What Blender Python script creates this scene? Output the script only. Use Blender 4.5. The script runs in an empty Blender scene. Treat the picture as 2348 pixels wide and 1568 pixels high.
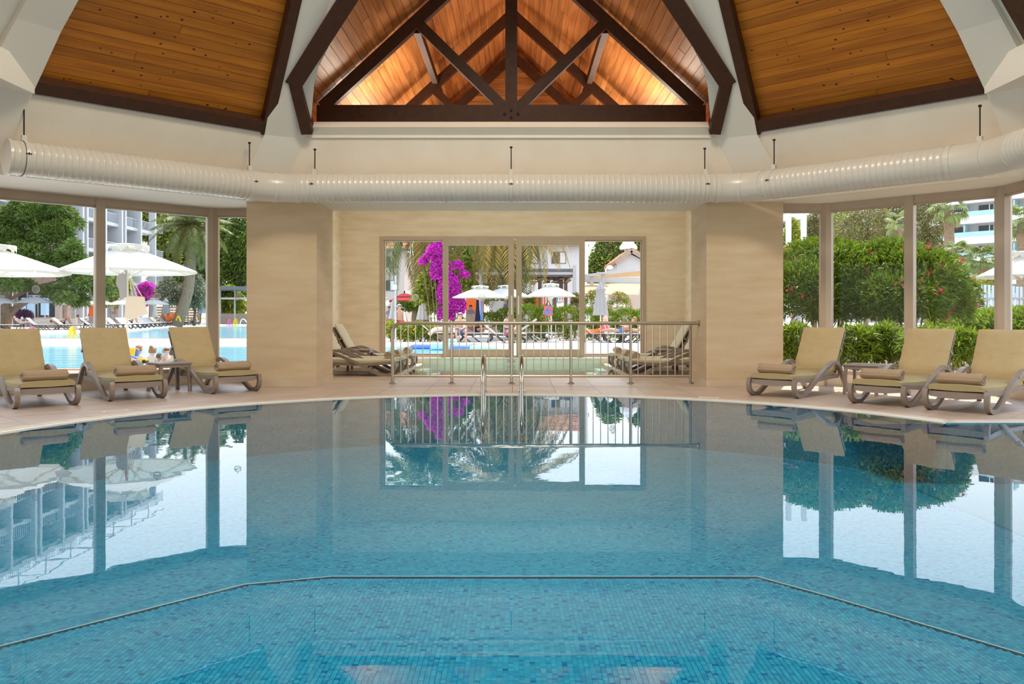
import bpy, bmesh, math, random
import numpy as np
from mathutils import Vector, Matrix
random.seed(7)
rng = np.random.default_rng(11)
S = bpy.context.scene
COL = S.collection
PI = math.pi
# ------------------------------------------------------------------ camera, sky, sun, exposure
F, CX, CY, H, X0 = 1930.0, 1185.0, 724.0, 1.05, 0.084      # focal length and principal point in pixels of the 2348x1568 frame
cd = bpy.data.cameras.new('camera'); cam = bpy.data.objects.new('camera', cd); COL.objects.link(cam)
cam.location = (X0, 0, H); cam.rotation_euler = (PI/2, 0, 0)
cd.sensor_width = 36.0; cd.lens = F/2348*36.0
cd.shift_x = (1174-CX)/2348; cd.shift_y = (CY-784)/2348
cd.clip_start = 0.05; cd.clip_end = 600
S.camera = cam
S.view_settings.view_transform = 'Standard'; S.view_settings.look = 'None'
S.view_settings.gamma = 1; S.view_settings.use_curve_mapping = False
S.view_settings.exposure = 0.5
c_ = S.cycles
c_.use_denoising = True; c_.max_bounces = 10; c_.diffuse_bounces = 5; c_.glossy_bounces = 5
c_.transparent_max_bounces = 24; c_.transmission_bounces = 6; c_.sample_clamp_indirect = 6
c_.caustics_reflective = False; c_.caustics_refractive = False
W = bpy.data.worlds.new('sky'); S.world = W; W.use_nodes = True
nt = W.node_tree; nt.nodes.clear()
_o = nt.nodes.new('ShaderNodeOutputWorld'); _b = nt.nodes.new('ShaderNodeBackground')
_t = nt.nodes.new('ShaderNodeTexCoord'); _s = nt.nodes.new('ShaderNodeSeparateXYZ'); _r = nt.nodes.new('ShaderNodeValToRGB')
nt.links.new(_t.outputs['Generated'], _s.inputs[0]); nt.links.new(_s.outputs[2], _r.inputs[0])
_r.color_ramp.elements[0].position = 0.0; _r.color_ramp.elements[0].color = (0.95, 0.96, 1.0, 1)
_r.color_ramp.elements[1].position = 0.9; _r.color_ramp.elements[1].color = (0.50, 0.66, 1.0, 1)
nt.links.new(_r.outputs[0], _b.inputs[0]); _b.inputs[1].default_value = 1.9
nt.links.new(_b.outputs[0], _o.inputs[0])
ld = bpy.data.lights.new('sun', 'SUN'); sun = bpy.data.objects.new('sun', ld); COL.objects.link(sun)
ld.energy = 5.2; ld.angle = 0.009; ld.color = (1.0, 0.93, 0.82)
_el, _az = math.radians(63), math.radians(20)                # azimuth from +Y towards +X
sd = Vector((math.cos(_el)*math.sin(_az), math.cos(_el)*math.cos(_az), math.sin(_el)))
sun.rotation_euler = sd.to_track_quat('Z', 'Y').to_euler()
def area_lamp(loc, target, size, power, color, sy=None):
    a = bpy.data.lights.new('lamp', 'AREA'); o = bpy.data.objects.new('lamp', a); COL.objects.link(o)
    a.energy = power; a.color = color; a.size = size
    if sy: a.shape = 'RECTANGLE'; a.size_y = sy
    o.location = loc
    o.rotation_euler = (Vector(loc)-Vector(target)).to_track_quat('Z', 'Y').to_euler()
    return o
WARM = (1.0, 0.86, 0.70)
for sx in (-1, 1):                                            # warm uplights on the wall head inside the gable roof
    for y in (14.0, 16.6):
        area_lamp((sx*1.9, y, 3.95), (sx*1.5, y, 7), 0.5, 34, WARM)
area_lamp((0, 6.3, 8.2), (0, 6.3, 0), 2.2, 360, (1, 0.88, 0.72))  # unseen fill light added below the roof apex, no fixture

area_lamp((0, 14.3, 3.4), (0, 17.2, .8), 6.0, 55, (1, 0.86, 0.70), .3)   # unseen light added behind the lintel to brighten the alcove

# ------------------------------------------------------------------ helpers
def P(x, y, d):                                               # photograph point at depth d -> room coordinates
    return Vector((X0+(x-CX)*d/F, d, H+(CY-y)*d/F))
def GX(x, d): return X0+(x-CX)*d/F
def GZ(y, d): return H+(CY-y)*d/F

class MB:
    def __init__(s): s.v = []; s.f = []
    def add(s, vs, fs):
        n = len(s.v); s.v += [tuple(v) for v in vs]; s.f += [tuple(i+n for i in f) for f in fs]; return s
    def box(s, c, d, rot=None):
        c = Vector(c); x, y, z = d[0]/2, d[1]/2, d[2]/2
        vs = [Vector(p) for p in ((-x,-y,-z),(x,-y,-z),(x,y,-z),(-x,y,-z),(-x,-y,z),(x,-y,z),(x,y,z),(-x,y,z))]
        if rot is not None:
            R = rot if isinstance(rot, Matrix) else Matrix.Rotation(rot, 3, 'Z')
            vs = [R@v for v in vs]
        return s.add([c+v for v in vs], [(0,3,2,1),(4,5,6,7),(0,1,5,4),(1,2,6,5),(2,3,7,6),(3,0,4,7)])
    def b2(s, a, b):                                          # axis-aligned box by corners
        return s.box([(a[i]+b[i])/2 for i in range(3)], [abs(b[i]-a[i]) for i in range(3)])
    def beam(s, a, b, w, h, up=(0,0,1)):                      # rectangular bar from a to b
        a, b = Vector(a), Vector(b); t = (b-a); L = t.length; t.normalize()
        u = Vector(up); sd_ = t.cross(u)
        if sd_.length < 1e-4: sd_ = t.cross(Vector((1,0,0)))
        sd_.normalize(); u = sd_.cross(t)
        R = Matrix((sd_, t, u)).transposed()
        return s.box((a+b)/2, (w, L, h), R)
    def prism(s, poly, z0, z1):
        n = len(poly)
        vs = [(p[0], p[1], z0) for p in poly]+[(p[0], p[1], z1) for p in poly]
        fs = [tuple(range(n-1,-1,-1)), tuple(range(n, 2*n))]+[(i,(i+1)%n,n+(i+1)%n,n+i) for i in range(n)]
        return s.add(vs, fs)
    def slab(s, pts, off):                                    # 3D polygon thickened by vector off
        n = len(pts); off = Vector(off); pts = [Vector(p) for p in pts]
        vs = pts+[p+off for p in pts]
        return s.add(vs, [tuple(range(n-1,-1,-1)), tuple(range(n,2*n))]+[(i,(i+1)%n,n+(i+1)%n,n+i) for i in range(n)])
    def face(s, pts): return s.add(pts, [tuple(range(len(pts)))])
    def tube(s, pts, r, n=8, cap=True, closed=False):
        pts = [Vector(p) for p in pts]; m = len(pts); rs = r if isinstance(r, (list, tuple)) else [r]*m
        base = len(s.v); ref = None
        for i, p in enumerate(pts):
            if closed: t = pts[(i+1)%m]-pts[i-1]
            else: t = pts[min(i+1,m-1)]-pts[max(i-1,0)]
            t.normalize()
            if ref is None:
                ref = Vector((0,0,1)) if abs(t.z) < .9 else Vector((1,0,0))
            a = t.cross(ref); a.normalize(); b = a.cross(t); ref = b
            for k in range(n):
                q = 2*PI*k/n
                s.v.append(tuple(p+(a*math.cos(q)+b*math.sin(q))*rs[i]))
        for i in range(m if closed else m-1):
            j = (i+1) % m
            for k in range(n):
                l = (k+1) % n
                s.f.append((base+i*n+k, base+i*n+l, base+j*n+l, base+j*n+k))
        if cap and not closed:
            s.f.append(tuple(base+k for k in range(n-1,-1,-1))); s.f.append(tuple(base+(m-1)*n+k for k in range(n)))
        return s
    def ribbon(s, prof, w, h, y):                             # flat bar bent along profile (x,z), centred at y
        pts = [Vector((p[0], y, p[1])) for p in prof]; m = len(pts); base = len(s.v)
        for i, p in enumerate(pts):
            t = pts[min(i+1,m-1)]-pts[max(i-1,0)]; t.normalize()
            nrm = Vector((-t.z, 0, t.x))
            for a, b in ((-1,-1),(1,-1),(1,1),(-1,1)):
                s.v.append(tuple(p+Vector((0,a*w/2,0))+nrm*(b*h/2)))
        for i in range(m-1):
            for k in range(4):
                l = (k+1) % 4
                s.f.append((base+i*4+k, base+i*4+l, base+(i+1)*4+l, base+(i+1)*4+k))
        s.f.append(tuple(base+k for k in (3,2,1,0))); s.f.append(tuple(base+(m-1)*4+k for k in range(4)))
        return s
    def lathe(s, prof, n=16, c=(0,0,0), sx=1, sy=1):
        base = len(s.v)
        for r, z in prof:
            for k in range(n):
                q = 2*PI*k/n; s.v.append((c[0]+r*sx*math.cos(q), c[1]+r*sy*math.sin(q), c[2]+z))
        for i in range(len(prof)-1):
            for k in range(n):
                l = (k+1) % n; s.f.append((base+i*n+k, base+i*n+l, base+(i+1)*n+l, base+(i+1)*n+k))
        s.f.append(tuple(base+k for k in range(n-1,-1,-1))); s.f.append(tuple(base+(len(prof)-1)*n+k for k in range(n)))
        return s
    def ball(s, c, r, n=10, m=7):
        r = r if isinstance(r, (tuple, list)) else (r, r, r)
        pr = [(max(.001, math.sin(PI*i/m)), -math.cos(PI*i/m)) for i in range(m+1)]
        base = len(s.v)
        for a, z in pr:
            for k in range(n):
                q = 2*PI*k/n; s.v.append((c[0]+r[0]*a*math.cos(q), c[1]+r[1]*a*math.sin(q), c[2]+r[2]*z))
        for i in range(m):
            for k in range(n):
                l = (k+1) % n; s.f.append((base+i*n+k, base+i*n+l, base+(i+1)*n+l, base+(i+1)*n+k))
        return s
    def rbox(s, c, d, r, rot=None, seg=2):
        bm = bmesh.new(); bmesh.ops.create_cube(bm, size=1)
        for v in bm.verts: v.co = Vector((v.co.x*d[0], v.co.y*d[1], v.co.z*d[2]))
        bmesh.ops.bevel(bm, geom=bm.edges[:], offset=r, segments=seg, affect='EDGES', profile=.5)
        R = (rot if isinstance(rot, Matrix) else Matrix.Rotation(rot, 3, 'Z')) if rot is not None else Matrix.Identity(3)
        bm.verts.index_update()
        s.add([Vector(c)+R@v.co for v in bm.verts], [tuple(v.index for v in f.verts) for f in bm.faces]); bm.free()
        return s
    def mesh(s, name):
        me = bpy.data.meshes.new(name); me.from_pydata(s.v, [], s.f); me.update(); return me
    def build(s, name, mat, parent=None, smooth=False, world=True, kind=None):
        me = s.mesh(name); me.materials.append(mat)
        if smooth: me.shade_smooth()
        return link(name, me, parent, world, kind)

def link(name, me, parent=None, world=True, kind=None):
    o = bpy.data.objects.new(name, me); COL.objects.link(o)
    if parent is not None:
        o.parent = parent
        if world:
            q = parent; off = Vector((0,0,0))
            while q is not None: off += q.location; q = q.parent
            o.location = -off
    if kind: o['kind'] = kind
    return o
def smooth_by(o, ang=40):
    me = o.data; me.shade_smooth(); me.set_sharp_from_angle(angle=math.radians(ang)); return o
def empty(name, loc=(0,0,0), rz=0):
    o = bpy.data.objects.new(name, None); COL.objects.link(o); o.location = loc; o.rotation_euler = (0,0,rz)
    o.empty_display_size = .1; return o
def tag(o, label, cat, group=None):
    o['label'] = label; o['category'] = cat
    if group: o['group'] = group
    return o
def struct(o, label=None):
    o['kind'] = 'structure'
    if label: o['label'] = label
    return o
def copy_tree(o, parent=None):
    c = o.copy(); COL.objects.link(c)
    if parent is not None: c.parent = parent
    for ch in CH.get(o.name, []): copy_tree(ch, c)
    return c
CH = {}
def index_children(root):                                     # remember the parts of a prototype for copy_tree
    def rec(o):
        CH[o.name] = list(o.children)
        for c in o.children: rec(c)
    rec(root)
def thing(name, label, cat, loc=(0,0,0), rz=0, group=None):
    return tag(empty(name, loc, rz), label, cat, group)
def catmull(p, n=6):
    p = [Vector(q) for q in p]; p = [p[0]*2-p[1]]+p+[p[-1]*2-p[-2]]; out = []
    for i in range(1, len(p)-2):
        for k in range(n):
            t = k/n
            out.append(.5*((2*p[i])+(p[i+1]-p[i-1])*t+(2*p[i-1]-5*p[i]+4*p[i+1]-p[i+2])*t*t+(3*p[i]-p[i-1]-3*p[i+1]+p[i+2])*t**3))
    out.append(p[-2]); return out

# ------------------------------------------------------------------ materials
def mat(name, col, rough=.6, spec=.5, metal=0, trans=0, bump=None, var=None, coords='Object', scale=(1,1,1), rotz=0, rnd=0, emit=None, translucent=0, attr=None, coat=0):
    """var = (colour2, noise scale, detail, lo, hi); bump = (scale, strength, distance)"""
    m = bpy.data.materials.new(name); m.use_nodes = True; t = m.node_tree; N = t.nodes; L = t.links
    b = N['Principled BSDF']; out = N['Material Output']
    b.inputs['Base Color'].default_value = (*col, 1); b.inputs['Roughness'].default_value = rough
    b.inputs['Metallic'].default_value = metal; b.inputs['Specular IOR Level'].default_value = spec
    b.inputs['Coat Weight'].default_value = coat
    src = None
    if var or bump:
        tc = N.new('ShaderNodeTexCoord'); mp = N.new('ShaderNodeMapping'); mp.inputs['Scale'].default_value = scale
        mp.inputs['Rotation'].default_value = (0,0,rotz)
        if rotz:
            mp2 = N.new('ShaderNodeMapping'); mp2.inputs['Rotation'].default_value = (0,0,rotz); mp.inputs['Rotation'].default_value = (0,0,0)
            L.new(tc.outputs[coords], mp2.inputs[0]); L.new(mp2.outputs[0], mp.inputs[0])
        else: L.new(tc.outputs[coords], mp.inputs[0])
        if rnd:
            oi = N.new('ShaderNodeObjectInfo'); ad = N.new('ShaderNodeVectorMath'); ad.operation = 'ADD'
            ml = N.new('ShaderNodeMath'); ml.operation = 'MULTIPLY'; ml.inputs[1].default_value = 57.0
            L.new(oi.outputs['Random'], ml.inputs[0]); L.new(mp.outputs[0], ad.inputs[0]); L.new(ml.outputs[0], ad.inputs[1]); vec = ad.outputs[0]
        else: vec = mp.outputs[0]
    if var:
        no = N.new('ShaderNodeTexNoise'); no.inputs['Scale'].default_value = var[1]; no.inputs['Detail'].default_value = var[2]
        L.new(vec, no.inputs['Vector'])
        rp = N.new('ShaderNodeValToRGB'); rp.color_ramp.elements[0].position = var[3]; rp.color_ramp.elements[1].position = var[4]
        rp.color_ramp.elements[0].color = (*col, 1); rp.color_ramp.elements[1].color = (*var[0], 1)
        L.new(no.outputs['Fac'], rp.inputs[0]); src = rp.outputs[0]
    if rnd:
        oi = N.new('ShaderNodeObjectInfo'); mr = N.new('ShaderNodeMapRange'); mr.inputs['To Min'].default_value = 1-rnd; mr.inputs['To Max'].default_value = 1+rnd
        L.new(oi.outputs['Random'], mr.inputs['Value']); vm = N.new('ShaderNodeVectorMath'); vm.operation = 'SCALE'
        if src: L.new(src, vm.inputs[0])
        else: vm.inputs[0].default_value = col
        L.new(mr.outputs[0], vm.inputs['Scale']); src = vm.outputs[0]
    if attr:
        at = N.new('ShaderNodeAttribute'); at.attribute_name = attr; vm = N.new('ShaderNodeVectorMath'); vm.operation = 'MULTIPLY'
        if src: L.new(src, vm.inputs[0])
        else: vm.inputs[0].default_value = col
        L.new(at.outputs['Color'], vm.inputs[1]); src = vm.outputs[0]
    if src: L.new(src, b.inputs['Base Color'])
    if bump:
        no = N.new('ShaderNodeTexNoise'); no.inputs['Scale'].default_value = bump[0]; no.inputs['Detail'].default_value = 4
        L.new(vec, no.inputs['Vector']); bp = N.new('ShaderNodeBump'); bp.inputs['Strength'].default_value = bump[1]; bp.inputs['Distance'].default_value = bump[2]
        L.new(no.outputs['Fac'], bp.inputs['Height']); L.new(bp.outputs[0], b.inputs['Normal'])
    if emit: b.inputs['Emission Color'].default_value = (*emit[0], 1); b.inputs['Emission Strength'].default_value = emit[1]
    if translucent:
        tr = N.new('ShaderNodeBsdfTranslucent'); mx = N.new('ShaderNodeMixShader'); mx.inputs[0].default_value = translucent
        if src: L.new(src, tr.inputs[0])
        else: tr.inputs[0].default_value = (*col, 1)
        L.new(b.outputs[0], mx.inputs[1]); L.new(tr.outputs[0], mx.inputs[2]); L.new(mx.outputs[0], out.inputs[0])
    return m
def glass_mat(name, tint, ior=1.45, bump=None, rough=0.0, gain=1.0):  # thin clear sheet: Fresnel mix of clear and mirror
    m = bpy.data.materials.new(name); m.use_nodes = True; t = m.node_tree; N = t.nodes; L = t.links; N.clear()
    out = N.new('ShaderNodeOutputMaterial'); mx = N.new('ShaderNodeMixShader'); fr = N.new('ShaderNodeFresnel'); fr.inputs['IOR'].default_value = ior
    tr = N.new('ShaderNodeBsdfTransparent'); tr.inputs[0].default_value = (*tint, 1)
    gl = N.new('ShaderNodeBsdfGlossy'); gl.inputs['Roughness'].default_value = rough; gl.inputs[0].default_value = (1,1,1,1)
    if bump:
        tc = N.new('ShaderNodeTexCoord'); hs = None
        for sc, st in bump:
            mp = N.new('ShaderNodeMapping'); mp.inputs['Scale'].default_value = sc; L.new(tc.outputs['Object'], mp.inputs[0])
            no = N.new('ShaderNodeTexNoise'); no.inputs['Scale'].default_value = 1; no.inputs['Detail'].default_value = 1.5; L.new(mp.outputs[0], no.inputs['Vector'])
            ml = N.new('ShaderNodeMath'); ml.operation = 'MULTIPLY'; ml.inputs[1].default_value = st; L.new(no.outputs['Fac'], ml.inputs[0])
            if hs is None: hs = ml.outputs[0]
            else:
                ad = N.new('ShaderNodeMath'); ad.operation = 'ADD'; L.new(hs, ad.inputs[0]); L.new(ml.outputs[0], ad.inputs[1]); hs = ad.outputs[0]
        bp = N.new('ShaderNodeBump'); bp.inputs['Strength'].default_value = 1.0; bp.inputs['Distance'].default_value = 1.0
        L.new(hs, bp.inputs['Height']); L.new(bp.outputs[0], gl.inputs['Normal']); L.new(bp.outputs[0], fr.inputs['Normal'])
    L.new(fr.outputs[0], mx.inputs[0]); L.new(tr.outputs[0], mx.inputs[1]); L.new(gl.outputs[0], mx.inputs[2]); L.new(mx.outputs[0], out.inputs[0])
    return m
M = {}
M['plaster'] = mat('white plaster', (.80,.77,.70), .8, .2, bump=(9, .15, .01))
M['plaster2'] = mat('wall plaster', (.80,.73,.62), .8, .2, bump=(14, .2, .01), var=((.84,.78,.68), 2, 3, .35, .7))
M['trav'] = mat('travertine', (.61,.455,.275), .65, .3, var=((.71,.57,.395), 1.3, 9, .28, .76), bump=(22, .7, .010), scale=(1, 1, 6))
M['trav2'] = mat('alcove travertine', (.76,.63,.46), .65, .3, var=((.85,.75,.60), 1.6, 6, .35, .68), bump=(60, .4, .004), scale=(1, 1, 5))
M['skirt'] = mat('stone skirting', (.60,.48,.33), .5, .4, var=((.70,.60,.46), 2, 5, .3, .7))
M['tile'] = mat('porcelain floor tile', (.46,.345,.275), .38, .4, var=((.60,.48,.40), 2.2, 6, .3, .7), scale=(1, 6, 1), rnd=.06)
M['tile45'] = mat('porcelain floor tile turned', (.46,.345,.275), .38, .4, var=((.60,.48,.40), 2.2, 6, .3, .7), scale=(1, 6, 1), rotz=-PI/4, rnd=.06)
M['tile135'] = mat('porcelain floor tile turned back', (.46,.345,.275), .38, .4, var=((.60,.48,.40), 2.2, 6, .3, .7), scale=(1, 6, 1), rotz=PI/4, rnd=.06)
M['grout'] = mat('grout', (.36,.29,.24), .9, .2)
M['coping'] = mat('beige coping', (.66,.55,.42), .5, .4, var=((.74,.64,.52), 5, 4, .3, .7))
M['grate'] = mat('white overflow grating', (.86,.82,.74), .5, .4)
M['nosing'] = mat('pale step nosing', (.75,.85,.88), .6, .3)
M['cush_doorlight'] = mat('khaki cushion fabric with painted door light', (.66,.60,.46), .9, .15, bump=(26, .25, .008))  # khaki fabric lightened so its colour carries the light from the door
M['dark'] = mat('dark gap', (.02,.02,.02), .9, .1)
M['alu'] = mat('taupe window frame', (.46,.365,.27), .45, .4, var=((.50,.40,.30), 3, 2, .3, .7))
M['steel'] = mat('brushed steel', (.50,.44,.36), .28, .5, metal=1)
M['chrome'] = mat('polished steel', (.62,.57,.50), .12, .5, metal=1)
M['black'] = mat('black rubber', (.02,.018,.016), .7, .3)
M['duct'] = mat('cream painted duct', (.68,.64,.57), .28, .5, bump=(3, .08, .01))
M['white'] = mat('white paint', (.82,.82,.82), .5, .4)
M['beam'] = mat('dark stained timber', (.050,.019,.009), .5, .3, var=((.082,.031,.014), 1.2, 8, .25, .8), scale=(9,9,9), bump=(25,.2,.003))
def wood(name, rotz, sc, a, b):
    return mat(name, a, .42, .4, var=(b, 1.0, 7, .30, .72), scale=sc, rotz=rotz, rnd=.16, bump=(12, .12, .002))
M['plank_y'] = wood('pine boards along the gable', 0, (14, .9, 14), (.37,.125,.030), (.66,.275,.085))
M['plank_x'] = wood('pine boards across the gable end', 0, (.9, 14, 14), (.37,.125,.030), (.66,.275,.085))
M['plank_l'] = wood('pine boards of the west bay', -PI/4, (.9, 14, 14), (.36,.105,.006), (.60,.215,.014))
M['plank_r'] = wood('pine boards of the east bay', PI/4, (.9, 14, 14), (.36,.105,.006), (.60,.215,.014))
M['knot'] = mat('dark pine knot', (.05,.018,.006), .6, .3)
M['glass'] = glass_mat('window glass', (.93,.96,.93), 1.18)
M['water'] = glass_mat('indoor pool water', (.72,.95,.98), 1.33, bump=[((1.2,2.6,1), .0006), ((6,10,1), .00010)])
M['mosaic'] = mat('blue glass mosaic', (1,1,1), .35, .4, attr='tint')
M['mosaic_flat'] = mat('blue mosaic lining', (.03,.30,.46), .4, .4, var=((.05,.38,.55), 30, 2, .4, .6))
M['pgrout'] = mat('mosaic grout', (.16,.50,.64), .8, .2)
M['kidfloor'] = mat('pale pool lining', (.74,.84,.80), .5, .4, var=((.80,.88,.84), 12, 2, .3, .7))
M['kidwall'] = mat('cream mosaic riser', (.84,.80,.68), .5, .4)
M['kidwater'] = glass_mat('paddling pool water', (.72,.93,.93), 1.33, bump=[((2,4,1), .004)])
M['resin'] = mat('taupe moulded resin', (.265,.21,.175), .36, .45, var=((.30,.245,.205), 6, 2, .3, .7))
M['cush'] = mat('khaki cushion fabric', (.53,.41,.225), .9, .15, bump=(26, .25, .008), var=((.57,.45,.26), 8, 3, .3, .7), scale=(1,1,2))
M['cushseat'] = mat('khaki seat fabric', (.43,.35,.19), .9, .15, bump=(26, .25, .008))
M['towel'] = mat('beige towelling', (.46,.34,.235), 1, .05, bump=(160, .6, .004))
M['towelw'] = mat('cream towelling', (.66,.56,.43), 1, .05, bump=(160, .6, .004))
M['sign'] = mat('white plaque', (.82,.78,.74), .5, .4)
M['ink'] = mat('red brown lettering', (.25,.03,.05), .6, .3)
M['blueink'] = mat('blue lettering', (.08,.12,.35), .6, .3)
# ------------------------------------------------------------------ room shell
VL, VR = (-3.73, 12.5), (3.77, 12.5)
ZS, ZE = 2.745, 3.65                                          # soffit height, eave height
APEX = Vector((0, 6.3, 9.65))
TL, TR, TLL, TRR = Vector((-3.28,12.22,ZE)), Vector((3.28,12.22,ZE)), Vector((-5.75,9.75,ZE)), Vector((5.75,9.75,ZE))
BLL, BRR = (-6.3, 9.93), (6.3, 9.97)
YB = -1.6
# pool, deck and floor -------------------------------------------------------
PC, PR = Vector((0, 6.55, 0)), 4.65
room = [(-3.9,13.3),(-4.74,13.35),(-7.3,10.79),(-7.3,YB),(6.47,YB),(6.47,10.95),(4.77,12.75),(3.9,13.3)]
def ray_room(a):
    dx, dy = math.cos(a), math.sin(a); best = 99
    for i in range(len(room)):
        (x1,y1),(x2,y2) = room[i], room[(i+1) % len(room)]
        ex, ey = x2-x1, y2-y1; den = dx*ey-dy*ex
        if abs(den) < 1e-9: continue
        t = ((x1-PC.x)*ey-(y1-PC.y)*ex)/den; u = ((x1-PC.x)*dy-(y1-PC.y)*dx)/den
        if t > 0 and -1e-6 <= u <= 1+1e-6: best = min(best, t)
    return best
KX, KY0, KY1 = 1.98, 14.40, 18.55                             # paddling pool in the alcove
FLX0, FLX1, FLY = 4.316, 5.75, 8.28                            # square bay of the pool on the east side
mb = MB(); n = 180
for i in range(n):
    a, b = 2*PI*i/n, 2*PI*(i+1)/n
    ra, rb = ray_room(a+1e-5), ray_room(b-1e-5)
    ca, cb, m_ = (math.cos(a), math.sin(a)), (math.cos(b), math.sin(b)), (a+b)/2
    if math.cos(m_)*6 > 4.2 and -0.32 < math.sin(m_)/math.cos(m_) < 0.41: continue
    mb.face([(PC.x+ca[0]*PR, PC.y+ca[1]*PR, -.014), (PC.x+ca[0]*ra, PC.y+ca[1]*ra, -.014), (PC.x+cb[0]*rb, PC.y+cb[1]*rb, -.014), (PC.x+cb[0]*PR, PC.y+cb[1]*PR, -.014)])
mb.face([(3.6,FLY,-.0135),(6.47,FLY,-.0135),(6.47,10.0,-.0135),(3.6,10.0,-.0135)])
mb.face([(FLX1,4.9,-.0135),(6.47,4.9,-.0135),(6.47,FLY,-.0135),(FLX1,FLY,-.0135)])
mb.b2((-3.9,13.2,-.2),(3.9,KY0,-.014)); mb.b2((-3.9,KY0,-.2),(-KX,18.76,-.014)); mb.b2((KX,KY0,-.2),(3.9,18.76,-.014))
floor = struct(mb.build('floor', M['grout']), 'beige pink porcelain tile pool deck')
def clip(poly, nx, ny, c):                                    # keep nx*x+ny*y >= c
    out = []
    for i in range(len(poly)):
        p, q = poly[i], poly[(i+1) % len(poly)]
        dp, dq = nx*p[0]+ny*p[1]-c, nx*q[0]+ny*q[1]-c
        if dp >= 0: out.append(p)
        if (dp >= 0) != (dq >= 0):
            t = dp/(dp-dq); out.append((p[0]+(q[0]-p[0])*t, p[1]+(q[1]-p[1])*t))
    return out
def area(p): return abs(sum(p[i][0]*p[(i+1)%len(p)][1]-p[(i+1)%len(p)][0]*p[i][1] for i in range(len(p))))/2 if len(p) > 2 else 0
RT = PR+.20
def outside_pool(poly):
    c = (sum(p[0] for p in poly)/len(poly), sum(p[1] for p in poly)/len(poly))
    dx, dy = c[0]-PC.x, c[1]-PC.y; r = math.hypot(dx, dy)
    if c[0] > 4.2 and c[1] < FLY+1.2:
        poly = clip(poly, 0, 1, FLY+.2)
    if len(poly) < 3 or r-.5 > RT: return poly
    return clip(poly, dx/r, dy/r, RT+(dx*PC.x+dy*PC.y)/r)
g = .0022
def tiles(rot, region, u0, u1, v0, v1, s, matn, off=(0,0)):
    cr, sr = math.cos(rot), math.sin(rot)
    for i in range(u0, u1):
        for j in range(v0, v1):
            q = [(i*s+g+off[0], j*s+g+off[1]), ((i+1)*s-g+off[0], j*s+g+off[1]), ((i+1)*s-g+off[0], (j+1)*s-g+off[1]), (i*s+g+off[0], (j+1)*s-g+off[1])]
            p = [(x*cr-y*sr, x*sr+y*cr) for x, y in q]
            for h in region: p = clip(p, *h)
            if len(p) > 2: p = outside_pool(p)
            if area(p) < .004: continue
            MB().prism(p, -.0138, 0).build('tile', matn, floor)
def hp(ax, ay, bx, by):                                       # half plane left of a->b
    nx, ny = -(by-ay), bx-ax; l = math.hypot(nx, ny); return (nx/l, ny/l, (nx*ax+ny*ay)/l)
tiles(0, [hp(0,6.3,3.28,12.22), hp(-3.28,12.22,0,6.3), (0,-1,-KY0+.17)], -9, 9, 18, 26, .6, M['tile'], (.02,-.1))
tiles(0, [(0,1,KY0-.17), (-1,0,KX+.12), (1,0,-3.9), (0,-1,-18.7)], -7, -2, 23, 33, .6, M['tile'], (.02,-.1))
tiles(0, [(0,1,KY0-.17), (1,0,KX+.12), (-1,0,-3.9), (0,-1,-18.7)], 3, 7, 23, 33, .6, M['tile'], (.02,-.1))
tiles(PI/4, [hp(0,6.3,-3.28,12.22), (1/math.sqrt(2),-1/math.sqrt(2),-18.0/math.sqrt(2)), (0,1,7.2), (1,0,-7.2)], -4, 14, 12, 22, .62, M['tile45'])
tiles(-PI/4, [hp(3.28,12.22,0,6.3), (-1/math.sqrt(2),-1/math.sqrt(2),-17.45/math.sqrt(2)), (0,1,7.6), (-1,0,-6.4)], -14, 4, 12, 22, .62, M['tile135'])
# coping and overflow grating round the pool
pool = thing('swimming_pool', 'round indoor swimming pool lined with blue mosaic', 'pool', (0, 6.55, 0))
A0, A1 = math.radians(2), math.radians(192)
def ring(r0, r1, z0, z1, a0, a1, n):
    m = MB()
    for i in range(n):
        a, b = a0+(a1-a0)*i/n, a0+(a1-a0)*(i+1)/n
        q = [(PC.x+r*math.cos(t), PC.y+r*math.sin(t)) for r, t in ((r0,a),(r1,a),(r1,b),(r0,b))]
        m.prism(q, z0, z1)
    return m
aq = math.asin((FLY-PC.y)/PR)                            # where the round edge meets the square bay
for k in range(44):                                           # coping stones
    a, b = aq+(A1-aq)*k/44, aq+(A1-aq)*(k+1)/44
    ring(PR+.095, PR+.198, -.03, .004, a+.0006, b-.0006, 2).build('coping_stone', M['coping'], pool)
m = MB(); nn = 1500
for k in range(nn):
    a = aq+(A1-aq)*(k+.5)/nn; r = PR+.045
    c, s_ = math.cos(a), math.sin(a)
    m.box((PC.x+r*c, PC.y+r*s_, -.004), (.085, .009, .012), a)
m.build('overflow_grating', M['grate'], pool, kind='stuff')
ring(PR-.012, PR, -.9, -.002, aq, 2*PI-.365, 96).build('pool_lip', M['mosaic_flat'], pool)
ring(PR-.03, PR+.005, -.012, -.003, aq, A1, 96).build('edge_trim', M['grate'], pool)
ring(PR, PR+.095, -.04, -.02, aq, A1, 96).build('gutter', M['dark'], pool)
for k in range(3):
    x0, x1 = FLX0+.03+k*.47, FLX0+.03+(k+1)*.47
    MB().b2((x0+.002, FLY+.095, -.03), (x1-.002, FLY+.198, .004)).build('coping_stone', M['coping'], pool)
m = MB()
for k in range(124): m.box((FLX0+.02+k*.0115, FLY+.045, -.004), (.006, .085, .012))
m.build('overflow_grating', M['grate'], pool, kind='stuff')
MB().b2((FLX0, FLY-.02, -.6), (FLX1, FLY, -.003)).b2((FLX1, 4.9, -.6), (FLX1+.02, FLY, -.003)).b2((3.9,4.9,-.62),(FLX1,FLY,-.6)).build('side_bay_lining', M['mosaic_flat'], pool)
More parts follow.
